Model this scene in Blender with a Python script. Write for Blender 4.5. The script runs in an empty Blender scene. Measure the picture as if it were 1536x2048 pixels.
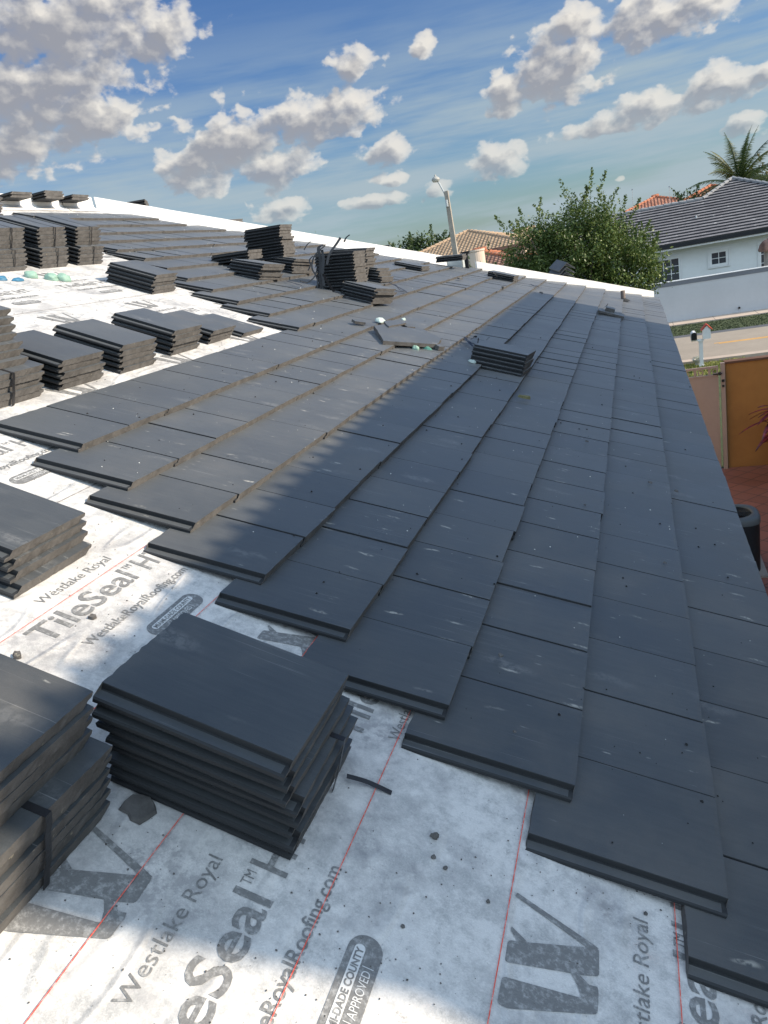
import bpy, bmesh, math, random
import numpy as np
from mathutils import Matrix, Vector, noise
R = math.radians
random.seed(7)
rng = np.random.default_rng(7)
sc = bpy.context.scene
COL = sc.collection

# ------------------------------------------------------------------ camera
CAMW = (0.23652, -0.33035, 5.1)
cam = bpy.data.cameras.new('camera')
cam.sensor_fit = 'HORIZONTAL'; cam.sensor_width = 36; cam.lens = 36 * 1480 / 1536
cam.clip_start = 0.02; cam.clip_end = 5000
co = bpy.data.objects.new('camera', cam); COL.objects.link(co)
RW = Matrix(((0.93887, 0.06336, 0.33841), (0.29666, 0.34991, -0.88857), (-0.17471, 0.93464, 0.30973)))
co.matrix_world = Matrix.Translation(CAMW) @ RW.to_4x4()
sc.camera = co

# ------------------------------------------------------------------ light
SUN_EL, SUN_AZ = 30.0, 8.0       # elevation; azimuth turned from +x towards +y
SKY_STRENGTH = 0.15
sl = bpy.data.lights.new('sun', 'SUN'); sl.energy = 4.4; sl.angle = R(0.53); sl.color = (1, .86, .68)
so = bpy.data.objects.new('sun', sl); COL.objects.link(so)
sd = Vector((math.cos(R(SUN_EL)) * math.cos(R(SUN_AZ)), math.cos(R(SUN_EL)) * math.sin(R(SUN_AZ)), math.sin(R(SUN_EL))))
so.rotation_euler = sd.to_track_quat('Z', 'Y').to_euler()
so.location = (20, 0, 30)
sc.view_settings.view_transform = 'Standard'; sc.view_settings.look = 'None'
sc.view_settings.exposure = 0.6; sc.view_settings.gamma = 1

# ------------------------------------------------------------------ node helpers
class NT:
    def __init__(s, nt): s.nt = nt; s.n = nt.nodes; s.l = nt.links
    def node(s, t, **kw):
        n = s.n.new(t)
        for k, v in kw.items():
            if k[0] == '_': setattr(n, k[1:], v)
            else:
                key = int(k[1:]) if k[0] == 'i' and k[1:].isdigit() else k
                inp = n.inputs[key]
                if hasattr(v, 'links') or isinstance(v, bpy.types.NodeSocket): s.l.new(v, inp)
                else: inp.default_value = v
        return n
    def math(s, op, a, b=0.0, c=None, clamp=False):
        n = s.n.new('ShaderNodeMath'); n.operation = op; n.use_clamp = clamp
        for i, v in enumerate((a, b) if c is None else (a, b, c)):
            if isinstance(v, bpy.types.NodeSocket): s.l.new(v, n.inputs[i])
            else: n.inputs[i].default_value = v
        return n.outputs[0]
    def vmath(s, op, a, b=(0, 0, 0), c=None):
        n = s.n.new('ShaderNodeVectorMath'); n.operation = op
        for i, v in enumerate((a, b) if c is None else (a, b, c)):
            if isinstance(v, bpy.types.NodeSocket): s.l.new(v, n.inputs[i])
            else: n.inputs[i].default_value = v
        return n
    def mix(s, f, a, b, blend='MIX'):
        n = s.n.new('ShaderNodeMix'); n.data_type = 'RGBA'; n.blend_type = blend
        for i, v in ((0, f), (6, a), (7, b)):
            if isinstance(v, bpy.types.NodeSocket): s.l.new(v, n.inputs[i])
            else: n.inputs[i].default_value = v if i == 0 else (tuple(v) + (1,) if len(v) == 3 else v)
        return n.outputs[2]
    def noise(s, vec, scale, detail=3, rough=.55, out=0, dist=0.0):
        n = s.n.new('ShaderNodeTexNoise'); s.l.new(vec, n.inputs['Vector'])
        n.inputs['Scale'].default_value = scale; n.inputs['Detail'].default_value = detail
        n.inputs['Roughness'].default_value = rough; n.inputs['Distortion'].default_value = dist
        return n.outputs[out]
    def ramp(s, v, lo, hi, a=0.0, b=1.0, smooth=True):
        n = s.n.new('ShaderNodeMapRange'); n.interpolation_type = 'SMOOTHSTEP' if smooth else 'LINEAR'
        s.l.new(v, n.inputs[0])
        for i, q in ((1, lo), (2, hi), (3, a), (4, b)): n.inputs[i].default_value = q
        return n.outputs[0]
    def mapping(s, vec, scale=(1, 1, 1), loc=(0, 0, 0), rot=(0, 0, 0)):
        n = s.n.new('ShaderNodeMapping'); s.l.new(vec, n.inputs[0])
        n.inputs['Scale'].default_value = scale; n.inputs['Location'].default_value = loc; n.inputs['Rotation'].default_value = rot
        return n.outputs[0]
    def bump(s, h, strength=.3, dist=.01):
        n = s.n.new('ShaderNodeBump'); s.l.new(h, n.inputs['Height'])
        n.inputs['Strength'].default_value = strength; n.inputs['Distance'].default_value = dist
        return n.outputs[0]

def new_mat(name):
    m = bpy.data.materials.new(name); m.use_nodes = True
    t = NT(m.node_tree); p = m.node_tree.nodes['Principled BSDF']
    return m, t, p
def setp(t, p, **kw):
    names = {'col': 'Base Color', 'rough': 'Roughness', 'nrm': 'Normal', 'spec': 'Specular IOR Level', 'metal': 'Metallic', 'alpha': 'Alpha', 'trans': 'Transmission Weight'}
    for k, v in kw.items():
        i = p.inputs[names[k]]
        if isinstance(v, bpy.types.NodeSocket): t.l.new(v, i)
        else: i.default_value = tuple(v) + (1,) if k == 'col' and len(v) == 3 else v

def simple_mat(name, col, rough=.7, var=.18, scale=3.0, bump=.15, bscale=40, metal=0, spec=.4, dirt=None):
    """plain surface with large and small scale variation of its own colour"""
    m, t, p = new_mat(name)
    tc = t.node('ShaderNodeTexCoord').outputs['Object']
    n = t.noise(tc, scale, 5, .6); n2 = t.noise(tc, scale * 9, 3, .6)
    f = t.math('ADD', t.math('MULTIPLY', n, .7), t.math('MULTIPLY', n2, .3))
    f = t.ramp(f, .3, .7)
    a = tuple(c * (1 - var) for c in col); b = tuple(min(1, c * (1 + var)) for c in col)
    c = t.mix(f, a, b)
    if dirt:
        d = t.ramp(t.noise(tc, scale * .6, 6, .65), .55, .75)
        c = t.mix(t.math('MULTIPLY', d, .6), c, dirt)
    setp(t, p, col=c, rough=rough, metal=metal, spec=spec, nrm=t.bump(t.noise(tc, bscale, 3), bump, .005))
    return m

# ------------------------------------------------------------------ world : sky and clouds
CL = [(-35.4, 17.2, 7.3, 3.1), (-38.5, 14.0, 6.4, 2.8), (-35.2, 12.8, 4.1, 2.3), (-40.3, 11.4, 4.3, 2.0), (-29.5, 16.6, 2.7, 1.7), (-26.3, 9.6, 4.5, 2.4), (-20.2, 10.3, 4.8, 1.6), (-29.0, 8.7, 2.9, 1.9), (-24.1, 7.8, 3.6, 1.3), (-17.0, 12.9, 1.8, 1.0), (-12.5, 13.2, 1.1, 0.9), (-15.9, 7.6, 2.0, 0.9), (-16.4, 5.8, 1.4, 0.5), (-17.6, 4.4, 2.6, 0.6), (-24.2, 5.2, 1.9, 0.9), (-13.1, 4.5, 1.5, 0.7), (-2.6, 12.3, 2.6, 1.1), (2.8, 11.5, 5.1, 1.5), (-4.1, 10.1, 3.7, 2.0), (-7.2, 9.3, 1.9, 1.2), (1.6, 6.7, 2.8, 0.9), (-1.2, 6.2, 3.7, 0.7), (5.8, 7.1, 2.4, 1.3), (7.2, 4.4, 1.4, 0.7), (-8.3, 5.6, 2.1, 1.2), (-0.5, 2.8, 0.4, 0.3), (8.3, 7.4, 1.2, 0.9)]
CL = [(a, b, c * 1.14, d * 1.16) for a, b, c, d in CL]
CL += [(-62, 13, 9, 4), (28, 12, 9, 3), (60, 16, 9, 4), (150, 18, 14, 6), (-120, 14, 14, 5)]
def build_world():
    w = bpy.data.worlds.new('World'); sc.world = w; w.use_nodes = True
    t = NT(w.node_tree); bg = w.node_tree.nodes['Background']
    sky = t.n.new('ShaderNodeTexSky'); sky.sky_type = 'NISHITA'; sky.sun_disc = False
    sky.sun_elevation = R(SUN_EL); sky.sun_rotation = R(90 - SUN_AZ); sky.altitude = 0
    sky.air_density = 1.15; sky.dust_density = .6; sky.ozone_density = 2.2
    tc = t.node('ShaderNodeTexCoord').outputs['Generated']
    sp = t.node('ShaderNodeSeparateXYZ', i0=tc)
    az = t.math('MULTIPLY', t.math('ARCTAN2', sp.outputs[0], sp.outputs[1]), 57.2958)
    el = t.math('MULTIPLY', t.math('ARCSINE', sp.outputs[2]), 57.2958)
    P = t.node('ShaderNodeCombineXYZ', i0=az, i1=el).outputs[0]
    # one reusable node group gives the cloud thickness at a point of the sky
    g = bpy.data.node_groups.new('cloud_thickness', 'ShaderNodeTree')
    g.interface.new_socket('P', in_out='INPUT', socket_type='NodeSocketVector'); g.interface.new_socket('D', in_out='OUTPUT', socket_type='NodeSocketFloat')
    k = NT(g); gi = g.nodes.new('NodeGroupInput').outputs[0]; go = g.nodes.new('NodeGroupOutput')
    wn = k.n.new('ShaderNodeTexNoise'); k.l.new(k.mapping(gi, (.34, .50, 1)), wn.inputs['Vector']); wn.inputs['Scale'].default_value = 1.0; wn.inputs['Detail'].default_value = 3; wn.inputs['Roughness'].default_value = .5
    wv = k.vmath('MULTIPLY', k.vmath('SUBTRACT', wn.outputs['Color'], (.5, .5, .5)).outputs[0], (2.6, 1.5, 0)).outputs[0]
    PW = k.vmath('ADD', gi, wv).outputs[0]
    field = None
    for a, e, ra, re in CL:
        q = k.vmath('MULTIPLY_ADD', PW, (1 / ra, 1 / re, 0), (-a / ra, -e / re, 0)).outputs[0]
        L = k.vmath('LENGTH', q).outputs['Value']
        field = L if field is None else k.math('SMOOTH_MIN', field, L, .3)
    fb = k.noise(k.mapping(gi, (.55, .80, 1)), 1.0, 8, .56)
    v = k.n.new('ShaderNodeTexVoronoi'); v.voronoi_dimensions = '2D'; v.feature = 'SMOOTH_F1'; v.inputs['Scale'].default_value = .62; v.inputs['Smoothness'].default_value = .5; v.inputs['Detail'].default_value = 2.0; v.inputs['Roughness'].default_value = .45
    w2 = k.n.new('ShaderNodeTexNoise'); k.l.new(gi, w2.inputs['Vector']); w2.inputs['Scale'].default_value = .8; w2.inputs['Detail'].default_value = 4
    k.l.new(k.vmath('ADD', k.mapping(gi, (.8, 1.2, 1)), k.vmath('MULTIPLY', k.vmath('SUBTRACT', w2.outputs['Color'], (.5, .5, .5)).outputs[0], (1.3, 1.3, 0)).outputs[0]).outputs[0], v.inputs['Vector'])
    fl = k.math('ADD', field, k.math('MULTIPLY', k.math('SUBTRACT', fb, .5), -1.25))
    fl = k.math('ADD', fl, k.math('MULTIPLY', k.math('SUBTRACT', v.outputs['Distance'], .42), .62))
    k.l.new(k.ramp(fl, 1.12, .10, smooth=False), go.inputs[0])
    def D(vec):
        n = t.n.new('ShaderNodeGroup'); n.node_tree = g; t.l.new(vec, n.inputs[0]); return n.outputs[0]
    d0 = D(P); d1 = D(t.vmath('ADD', P, (.55, .42, 0)).outputs[0]); d2 = D(t.vmath('ADD', P, (1.7, 1.25, 0)).outputs[0])
    dens = t.math('SUBTRACT', 1.0, t.math('POWER', 2.718, t.math('MULTIPLY', d0, -4.6)))
    dens = t.math('MULTIPLY', dens, t.ramp(d0, 0, .24))
    depth = t.math('ADD', t.math('MULTIPLY', d0, .35), t.math('ADD', t.math('MULTIPLY', d1, .9), t.math('MULTIPLY', d2, .75)))
    big = t.noise(t.mapping(P, (.16, .34, 1), loc=(3, 1, 0)), 1.0, 3, .5)
    depth = t.math('ADD', depth, t.math('MULTIPLY', t.math('SUBTRACT', .5, big), 1.3))
    light = t.math('POWER', 2.718, t.math('MULTIPLY', t.math('MAXIMUM', depth, 0.0), -1.15))
    shade = t.math('ADD', t.ramp(light, .16, .88), t.math('MULTIPLY', t.math('SUBTRACT', d0, d1), .9), clamp=True)
    cc = t.mix(shade, (.225, .23, .255), (.58, .55, .50))
    # the sunlit rims stay crisp only on the sun side, the rest melts into the veil
    ci = t.noise(t.mapping(P, (.045, .42, 1), loc=(0, 7, 0), rot=(0, 0, -.05)), 1.0, 5, .6)
    ci = t.math('MULTIPLY', t.ramp(ci, .30, .64), t.ramp(el, 18, 7, .06, .92))
    B = 1.0 / SKY_STRENGTH
    tint = t.mix(t.ramp(el, 1.0, 19.0), (.275, .365, .475), (.235, .33, .49))
    base = t.vmath('MULTIPLY', sky.outputs[0], tint).outputs[0]
    # added bright veil towards the sun and behind the viewer, lifts the fill light
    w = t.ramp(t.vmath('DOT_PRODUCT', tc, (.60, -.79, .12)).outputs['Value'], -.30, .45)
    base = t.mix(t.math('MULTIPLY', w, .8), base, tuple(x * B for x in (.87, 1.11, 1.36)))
    skyc = t.mix(ci, base, tuple(x * B for x in (.27, .335, .375)))
    f = t.math('MULTIPLY', dens, t.ramp(el, .5, 11.0, .50, .96))
    cs = t.vmath('MULTIPLY', cc, (B, B, B)).outputs[0]
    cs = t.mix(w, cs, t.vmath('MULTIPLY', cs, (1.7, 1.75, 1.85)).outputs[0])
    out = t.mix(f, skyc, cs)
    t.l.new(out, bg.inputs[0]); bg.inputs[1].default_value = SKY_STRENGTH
build_world()

# ------------------------------------------------------------------ object helpers
def tag(o, label=None, cat=None, group=None, kind=None):
    if label: o['label'] = label
    if cat: o['category'] = cat
    if group: o['group'] = group
    if kind or cat: o['kind'] = kind or 'thing'
    return o
def link(name, me, parent=None, mats=()):
    o = bpy.data.objects.new(name, me); COL.objects.link(o)
    for m in mats: me.materials.append(m)
    if parent: o.parent = parent
    return o
def empty(name, loc=(0, 0, 0), rz=0):
    o = bpy.data.objects.new(name, None); COL.objects.link(o); o.location = loc; o.rotation_euler = (0, 0, rz); o.empty_display_size = .2
    return o
class MB:
    """collects vertices and faces for one mesh object"""
    def __init__(s): s.v = []; s.f = []; s.m = []
    def add(s, vs, fs, mi=0):
        b = len(s.v); s.v += [tuple(x) for x in vs]; s.f += [tuple(i + b for i in f) for f in fs]; s.m += [mi] * len(fs)
    def box(s, x0, x1, y0, y1, z0, z1, mi=0, M=None):
        vs = [(x, y, z) for z in (z0, z1) for y in (y0, y1) for x in (x0, x1)]
        if M is not None: vs = [M @ Vector(v) for v in vs]
        s.add(vs, [(0, 2, 3, 1), (4, 5, 7, 6), (0, 1, 5, 4), (2, 6, 7, 3), (0, 4, 6, 2), (1, 3, 7, 5)], mi)
    def poly(s, pts, mi=0): s.add(pts, [tuple(range(len(pts)))], mi)
    def prism(s, pts, z0, z1, mi=0, M=None):
        n = len(pts); vs = [(x, y, z0) for x, y in pts] + [(x, y, z1) for x, y in pts]
        if M is not None: vs = [M @ Vector(v) for v in vs]
        s.add(vs, [tuple(range(n))[::-1], tuple(range(n, 2 * n))] + [(i, (i + 1) % n, n + (i + 1) % n, n + i) for i in range(n)], mi)
    def tube(s, pts, rad, seg=8, mi=0, caps=True):
        pts = [Vector(p) for p in pts]; rad = rad if isinstance(rad, (list, tuple)) else [rad] * len(pts)
        rings = []
        for i, p in enumerate(pts):
            d = (pts[min(i + 1, len(pts) - 1)] - pts[max(i - 1, 0)]).normalized()
            a = d.orthogonal().normalized() if i == 0 else (a - d * a.dot(d)).normalized()
            b = d.cross(a)
            rings.append([p + (a * math.cos(k * 2 * math.pi / seg) + b * math.sin(k * 2 * math.pi / seg)) * rad[i] for k in range(seg)])
        vs = [v for r in rings for v in r]; fs = []
        for i in range(len(pts) - 1):
            for k in range(seg):
                fs.append((i * seg + k, i * seg + (k + 1) % seg, (i + 1) * seg + (k + 1) % seg, (i + 1) * seg + k))
        if caps: fs += [tuple(range(seg))[::-1], tuple((len(pts) - 1) * seg + k for k in range(seg))]
        s.add(vs, fs, mi)
    def lathe(s, prof, c=(0, 0, 0), seg=24, mi=0):
        vs = []; fs = []
        for r, z in prof:
            for k in range(seg):
                a = k * 2 * math.pi / seg; vs.append((c[0] + r * math.cos(a), c[1] + r * math.sin(a), c[2] + z))
        for i in range(len(prof) - 1):
            for k in range(seg): fs.append((i * seg + k, i * seg + (k + 1) % seg, (i + 1) * seg + (k + 1) % seg, (i + 1) * seg + k))
        s.add(vs, fs, mi)
    def mesh(s, name, smooth=False):
        me = bpy.data.meshes.new(name); me.from_pydata(s.v, [], s.f)
        if any(s.m): me.polygons.foreach_set('material_index', s.m)
        if smooth: me.polygons.foreach_set('use_smooth', [True] * len(s.f))
        me.update(); return me
    def build(s, name, mats, parent=None, smooth=False):
        if not isinstance(mats, (list, tuple)): mats = [mats]
        return link(name, s.mesh(name, smooth), parent, mats)

# ------------------------------------------------------------------ roof frame: local (v downslope, u along the eave, h off the deck)
SL = R(22.6); Z0 = 3.78038; EX = 0.34906; TW = 0.3143; TL = 0.435; TT = 0.030
RM = Matrix.Translation((0, 0, Z0)) @ Matrix.Rotation(SL, 4, 'Y')
RMI = RM.inverted()
def rw(v, u, h=0): return RM @ Vector((v, u, h))

# ------------------------------------------------------------------ materials
def mat_tile_top():
    m, t, p = new_mat('slate_grey_tile_face')
    tc = t.node('ShaderNodeTexCoord').outputs['Object']
    oi = t.node('ShaderNodeObjectInfo')
    off = t.vmath('SCALE', oi.outputs['Location'], (0, 0, 0)); off.inputs['Scale'].default_value = 3.7
    P = t.vmath('ADD', tc, off.outputs[0]).outputs[0]
    at = t.node('ShaderNodeAttribute', _attribute_name='tint').outputs['Fac']
    rnd = t.math('ADD', t.math('MULTIPLY', at, 1.0), t.math('MULTIPLY', oi.outputs['Random'], .35))
    n1 = t.noise(P, 2.2, 5, .6); n2 = t.noise(t.mapping(P, (7, 70, 7)), 1.0, 4, .65); n3 = t.noise(P, 330, 3, .75)
    f = t.math('ADD', t.math('MULTIPLY', n1, .5), t.math('ADD', t.math('MULTIPLY', n2, .35), t.math('MULTIPLY', n3, .40)))
    f = t.math('ADD', t.math('SUBTRACT', f, .25), t.math('MULTIPLY', rnd, .14))
    c = t.mix(t.ramp(f, .3, .75), (.029, .0345, .0385), (.059, .064, .066))
    dust = t.ramp(t.noise(P, 1.1, 6, .7), .52, .72)
    c = t.mix(t.math('MULTIPLY', dust, .35), c, (.098, .089, .078))
    # pale smears rubbed along the tile length
    def smear(sc_, rad, seed, thr, col, k, c):
        v = t.n.new('ShaderNodeTexVoronoi'); v.voronoi_dimensions = '2D'
        wob = t.math('MULTIPLY', t.math('SUBTRACT', t.noise(P, 9, 3), .5), 1.1)
        q = t.vmath('ADD', t.mapping(P, sc_, loc=(seed, seed * .7, 0)), (0, 0, 0)).outputs[0]
        qq = t.vmath('ADD', q, t.node('ShaderNodeCombineXYZ', i1=wob).outputs[0]).outputs[0]
        t.l.new(qq, v.inputs['Vector']); v.inputs['Scale'].default_value = 1
        sel = t.ramp(t.node('ShaderNodeSeparateColor', i0=v.outputs['Color']).outputs[0], thr, thr + .12)
        d = t.ramp(v.outputs['Distance'], rad, rad * .25)
        br = t.ramp(t.noise(P, 55, 3, .7), .35, .6)
        return t.mix(t.math('MULTIPLY', t.math('MULTIPLY', sel, d), t.math('MULTIPLY', br, k)), c, col)
    c = smear((5, 22, 1), .20, 3.1, .89, (.40, .38, .33), .85, c)
    c = smear((9, 46, 1), .15, 9.3, .92, (.45, .44, .40), .8, c)
    c = smear((3.2, 11, 1), .36, 5.7, .88, (.17, .17, .165), .5, c)
    # long hairline scratches
    s1 = t.ramp(t.noise(t.mapping(P, (1.6, 330, 1)), 1.0, 2, .5), .665, .70)
    s2 = t.ramp(t.noise(P, 2.6, 2), .5, .62)
    c = t.mix(t.math('MULTIPLY', t.math('MULTIPLY', s1, s2), .42), c, (.38, .38, .37))
    # dark crumbs
    dk = t.ramp(t.noise(P, 75, 1), .80, .84)
    c = t.mix(t.math('MULTIPLY', dk, .7), c, (.02, .02, .02))
    hb = t.math('ADD', t.math('MULTIPLY', n3, .6), t.math('MULTIPLY', n2, .5))
    setp(t, p, col=c, rough=t.ramp(n1, .3, .7, .44, .56), spec=.75, nrm=t.bump(hb, .35, .0012))
    p.inputs['Sheen Weight'].default_value = .34; p.inputs['Sheen Roughness'].default_value = .45; p.inputs['Sheen Tint'].default_value = (.85, .87, .9, 1)
    return m
def mat_tile_edge():
    m, t, p = new_mat('broken_tile_edge')
    tc = t.node('ShaderNodeTexCoord').outputs['Object']
    oi = t.node('ShaderNodeObjectInfo')
    off = t.vmath('SCALE', oi.outputs['Location'], (0, 0, 0)); off.inputs['Scale'].default_value = 2.3
    P = t.vmath('ADD', tc, off.outputs[0]).outputs[0]
    n1 = t.noise(P, 16, 6, .7); n2 = t.noise(P, 110, 4, .75)
    c = t.mix(t.ramp(n1, .3, .7), (.084, .080, .077), (.138, .132, .127))
    c = t.mix(t.math('MULTIPLY', t.ramp(n2, .35, .2), .7), c, (.03, .028, .026))
    c = t.mix(t.math('MULTIPLY', t.ramp(t.noise(P, 42, 3, .6), .66, .74), .7), c, (.27, .25, .20))
    setp(t, p, col=c, rough=.92, spec=.2, nrm=t.bump(t.math('ADD', t.math('MULTIPLY', n1, .2), n2), .6, .003))
    return m
def mat_tile_side():
    m, t, p = new_mat('moulded_tile_side')
    tc = t.node('ShaderNodeTexCoord').outputs['Object']
    n2 = t.noise(t.mapping(tc, (4, 50, 90)), 1, 4, .6)
    c = t.mix(n2, (.013, .015, .018), (.034, .036, .038))  # shade of the unlit sides and under the lips is painted into these tones
    setp(t, p, col=c, rough=.72, spec=.3, nrm=t.bump(n2, .4, .002))
    return m
TOP, EDGE, SIDE = mat_tile_top(), mat_tile_edge(), mat_tile_side()
def mat_underlay():
    m, t, p = new_mat('white_fleece_underlayment')
    tc = t.node('ShaderNodeTexCoord').outputs['Object']
    n1 = t.noise(tc, 5.5, 7, .68); n2 = t.noise(tc, 30, 6, .74); n3 = t.noise(tc, 230, 3, .7)
    fib = t.noise(t.mapping(tc, (70, 70, 1), rot=(0, 0, .6)), 3.0, 3, .7, dist=.8)
    f = t.math('ADD', t.math('MULTIPLY', n1, .5), t.math('MULTIPLY', n2, .5))
    c = t.mix(t.ramp(f, .38, .57), (.36, .36, .355), (.60, .585, .565))
    c = t.mix(t.math('MULTIPLY', t.ramp(fib, .4, .7), .26), c, (.80, .79, .77))
    # grey traffic smudges and rusty traces
    sm = t.math('MULTIPLY', t.ramp(t.noise(tc, 3.1, 6, .7), .47, .62), t.ramp(n2, .38, .58))
    c = t.mix(t.math('MULTIPLY', sm, .70), c, (.22, .22, .23))
    sm2 = t.math('MULTIPLY', t.ramp(t.noise(t.mapping(tc, (1, 1, 1), loc=(4, 9, 0)), 9, 5, .75), .60, .72), t.ramp(n3, .45, .6))
    c = t.mix(t.math('MULTIPLY', sm2, .8), c, (.17, .17, .17))
    ru = t.math('MULTIPLY', t.ramp(t.noise(t.mapping(tc, (1, 1, 1), loc=(14, 2, 0)), 2.6, 6, .7), .60, .72), t.ramp(fib, .45, .6))
    c = t.mix(t.math('MULTIPLY', ru, .4), c, (.50, .33, .27))
    sp = t.ramp(t.noise(tc, 120, 1), .80, .83)
    c = t.mix(t.math('MULTIPLY', sp, .75), c, (.06, .06, .06))
    hb = t.math('ADD', t.math('MULTIPLY', n3, .12), t.math('ADD', t.math('MULTIPLY', t.math('ADD', t.noise(t.mapping(tc, (1.5, .5, 1)), 2.4, 3), t.math('MULTIPLY', t.ramp(t.math('ABSOLUTE', t.math('SUBTRACT', t.noise(t.mapping(tc, (1.2, .35, 1), rot=(0, 0, .35)), 3.0, 2), .5)), .03, .0), .35)), 2.6), t.math('MULTIPLY', fib, .2)))
    setp(t, p, col=c, rough=.62, spec=.4, nrm=t.bump(hb, .45, .012))
    return m
UNDER = mat_underlay()
def mat_print(name, ink, worn=.35, back=(.66, .66, .65)):
    m, t, p = new_mat(name)
    tc = t.node('ShaderNodeTexCoord').outputs['Object']
    n = t.noise(tc, 60, 4, .75); n2 = t.noise(tc, 6, 5, .7)
    w = t.math('MULTIPLY', t.ramp(n, .45, .7), worn)
    c = t.mix(w, ink, back)
    c = t.mix(t.math('MULTIPLY', t.ramp(n2, .5, .7), .25), c, tuple(x * .6 for x in ink))
    setp(t, p, col=c, rough=.6, nrm=t.bump(t.noise(tc, 230, 3), .3, .004))
    return m
INK = mat_print('grey_print_ink', (.165, .165, .163)); CHALK = mat_print('red_chalk', (.72, .09, .055), .55)
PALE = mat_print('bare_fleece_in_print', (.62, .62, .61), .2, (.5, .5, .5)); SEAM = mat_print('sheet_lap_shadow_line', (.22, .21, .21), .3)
WHITEMETAL = simple_mat('white_hip_wrap', (.80, .79, .77), .5, .04, 4, .2, 30, dirt=(.6, .57, .52))
STRAP = simple_mat('black_plastic_strap', (.018, .018, .02), .38, .3, 20, .2, 60)
STUCCO_W = simple_mat('white_stucco', (.50, .51, .52), .85, .04, .7, .5, 60, dirt=(.45, .465, .48))
STUCCO_O = simple_mat('ochre_stucco', (.33, .155, .045), .85, .12, .6, .5, 55, dirt=(.24, .11, .038))
PAINTW = simple_mat('white_paint', (.78, .78, .77), .5, .05, 3, .1, 50)
GREYTRIM = simple_mat('grey_trim_paint', (.16, .17, .19), .6, .08, 1, .1, 50)
DARKFASCIA = simple_mat('black_fascia', (.012, .013, .016), .6, .1, 3, .1, 50)
GATEM = simple_mat('taupe_metal', (.33, .25, .225), .5, .06, 1.5, .1, 70, dirt=(.29, .22, .20))
BLACKM = simple_mat('black_metal', (.012, .012, .014), .5, .2, 5, .1, 70)
DKGREEN = simple_mat('condenser_enclosure', (.018, .024, .03), .5, .2, 4, .2, 60)
ALU = simple_mat('pale_condenser_metal', (.42, .45, .46), .4, .12, 6, .1, 60)
WOOD = simple_mat('weathered_concrete_pole', (.33, .29, .24), .85, .2, 2, .4, 40)
FOAM = simple_mat('mint_foam', (.24, .38, .31), .6, .12, 12, .5, 60)
FOAMW = simple_mat('pale_foam', (.42, .50, .47), .6, .1, 12, .5, 60)
BLUE = simple_mat('blue_rubber', (.05, .17, .28), .55, .2, 12, .4, 60)
REDP = simple_mat('red_paint', (.62, .085, .04), .5, .12, 6, .2, 50)
CREAM = simple_mat('cream_stucco', (.62, .50, .40), .85, .08, 1, .4, 30)
def mat_glass():
    m, t, p = new_mat('dark_window_glass'); tc = t.node('ShaderNodeTexCoord').outputs['Object']
    bl = t.n.new('ShaderNodeTexWave'); t.l.new(t.mapping(tc, (0, 0, 1)), bl.inputs[0]); bl.inputs['Scale'].default_value = 7; bl.bands_direction = 'Z'
    setp(t, p, col=t.mix(t.ramp(bl.outputs[0], .3, .7), (.03, .035, .045), (.085, .09, .10)), rough=.12, spec=.6); return m
GLASS = mat_glass()
def mat_roof_course(name, a, b, blotch=None, barrel=0.0, axis='X'):
    m, t, p = new_mat(name); tc = t.node('ShaderNodeTexCoord').outputs['Object']
    n = t.noise(tc, 1.7, 5, .7); sep = t.node('ShaderNodeSeparateXYZ', i0=tc)
    v = t.n.new('ShaderNodeTexVoronoi'); t.l.new(t.mapping(tc, (3.0, 3.0, 7.0)), v.inputs[0]); v.inputs['Scale'].default_value = 1
    cell = t.node('ShaderNodeSeparateColor', i0=v.outputs['Color']).outputs[0]
    f = t.math('ADD', t.math('MULTIPLY', t.ramp(n, .3, .7), .55), t.math('MULTIPLY', cell, .45))
    c = t.mix(f, a, b)
    if blotch: c = t.mix(t.math('MULTIPLY', t.ramp(t.noise(tc, 3.3, 2), .66, .70), .8), c, blotch)
    kw = {}
    if barrel:
        w = t.n.new('ShaderNodeTexWave'); w.bands_direction = axis; t.l.new(tc, w.inputs[0]); w.inputs['Scale'].default_value = barrel
        kw['nrm'] = t.bump(w.outputs[0], 1.0, .08)
    else: kw['nrm'] = t.bump(t.noise(tc, 30, 3), .3, .01)
    setp(t, p, col=c, rough=.75, spec=.3, **kw)
    return m
GREYROOF = mat_roof_course('neighbour_grey_tiles', (.125, .12, .13), (.23, .225, .235), (.42, .42, .42))
TANROOF = mat_roof_course('tan_barrel_tiles', (.30, .205, .13), (.50, .37, .25), None, 1.1)
TERRA = mat_roof_course('terracotta_barrel_tiles', (.30, .12, .075), (.46, .235, .16), None, 1.1)
BROWNROOF = mat_roof_course('brown_barrel_tiles', (.20, .11, .08), (.34, .20, .15), None, 1.1)

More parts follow.
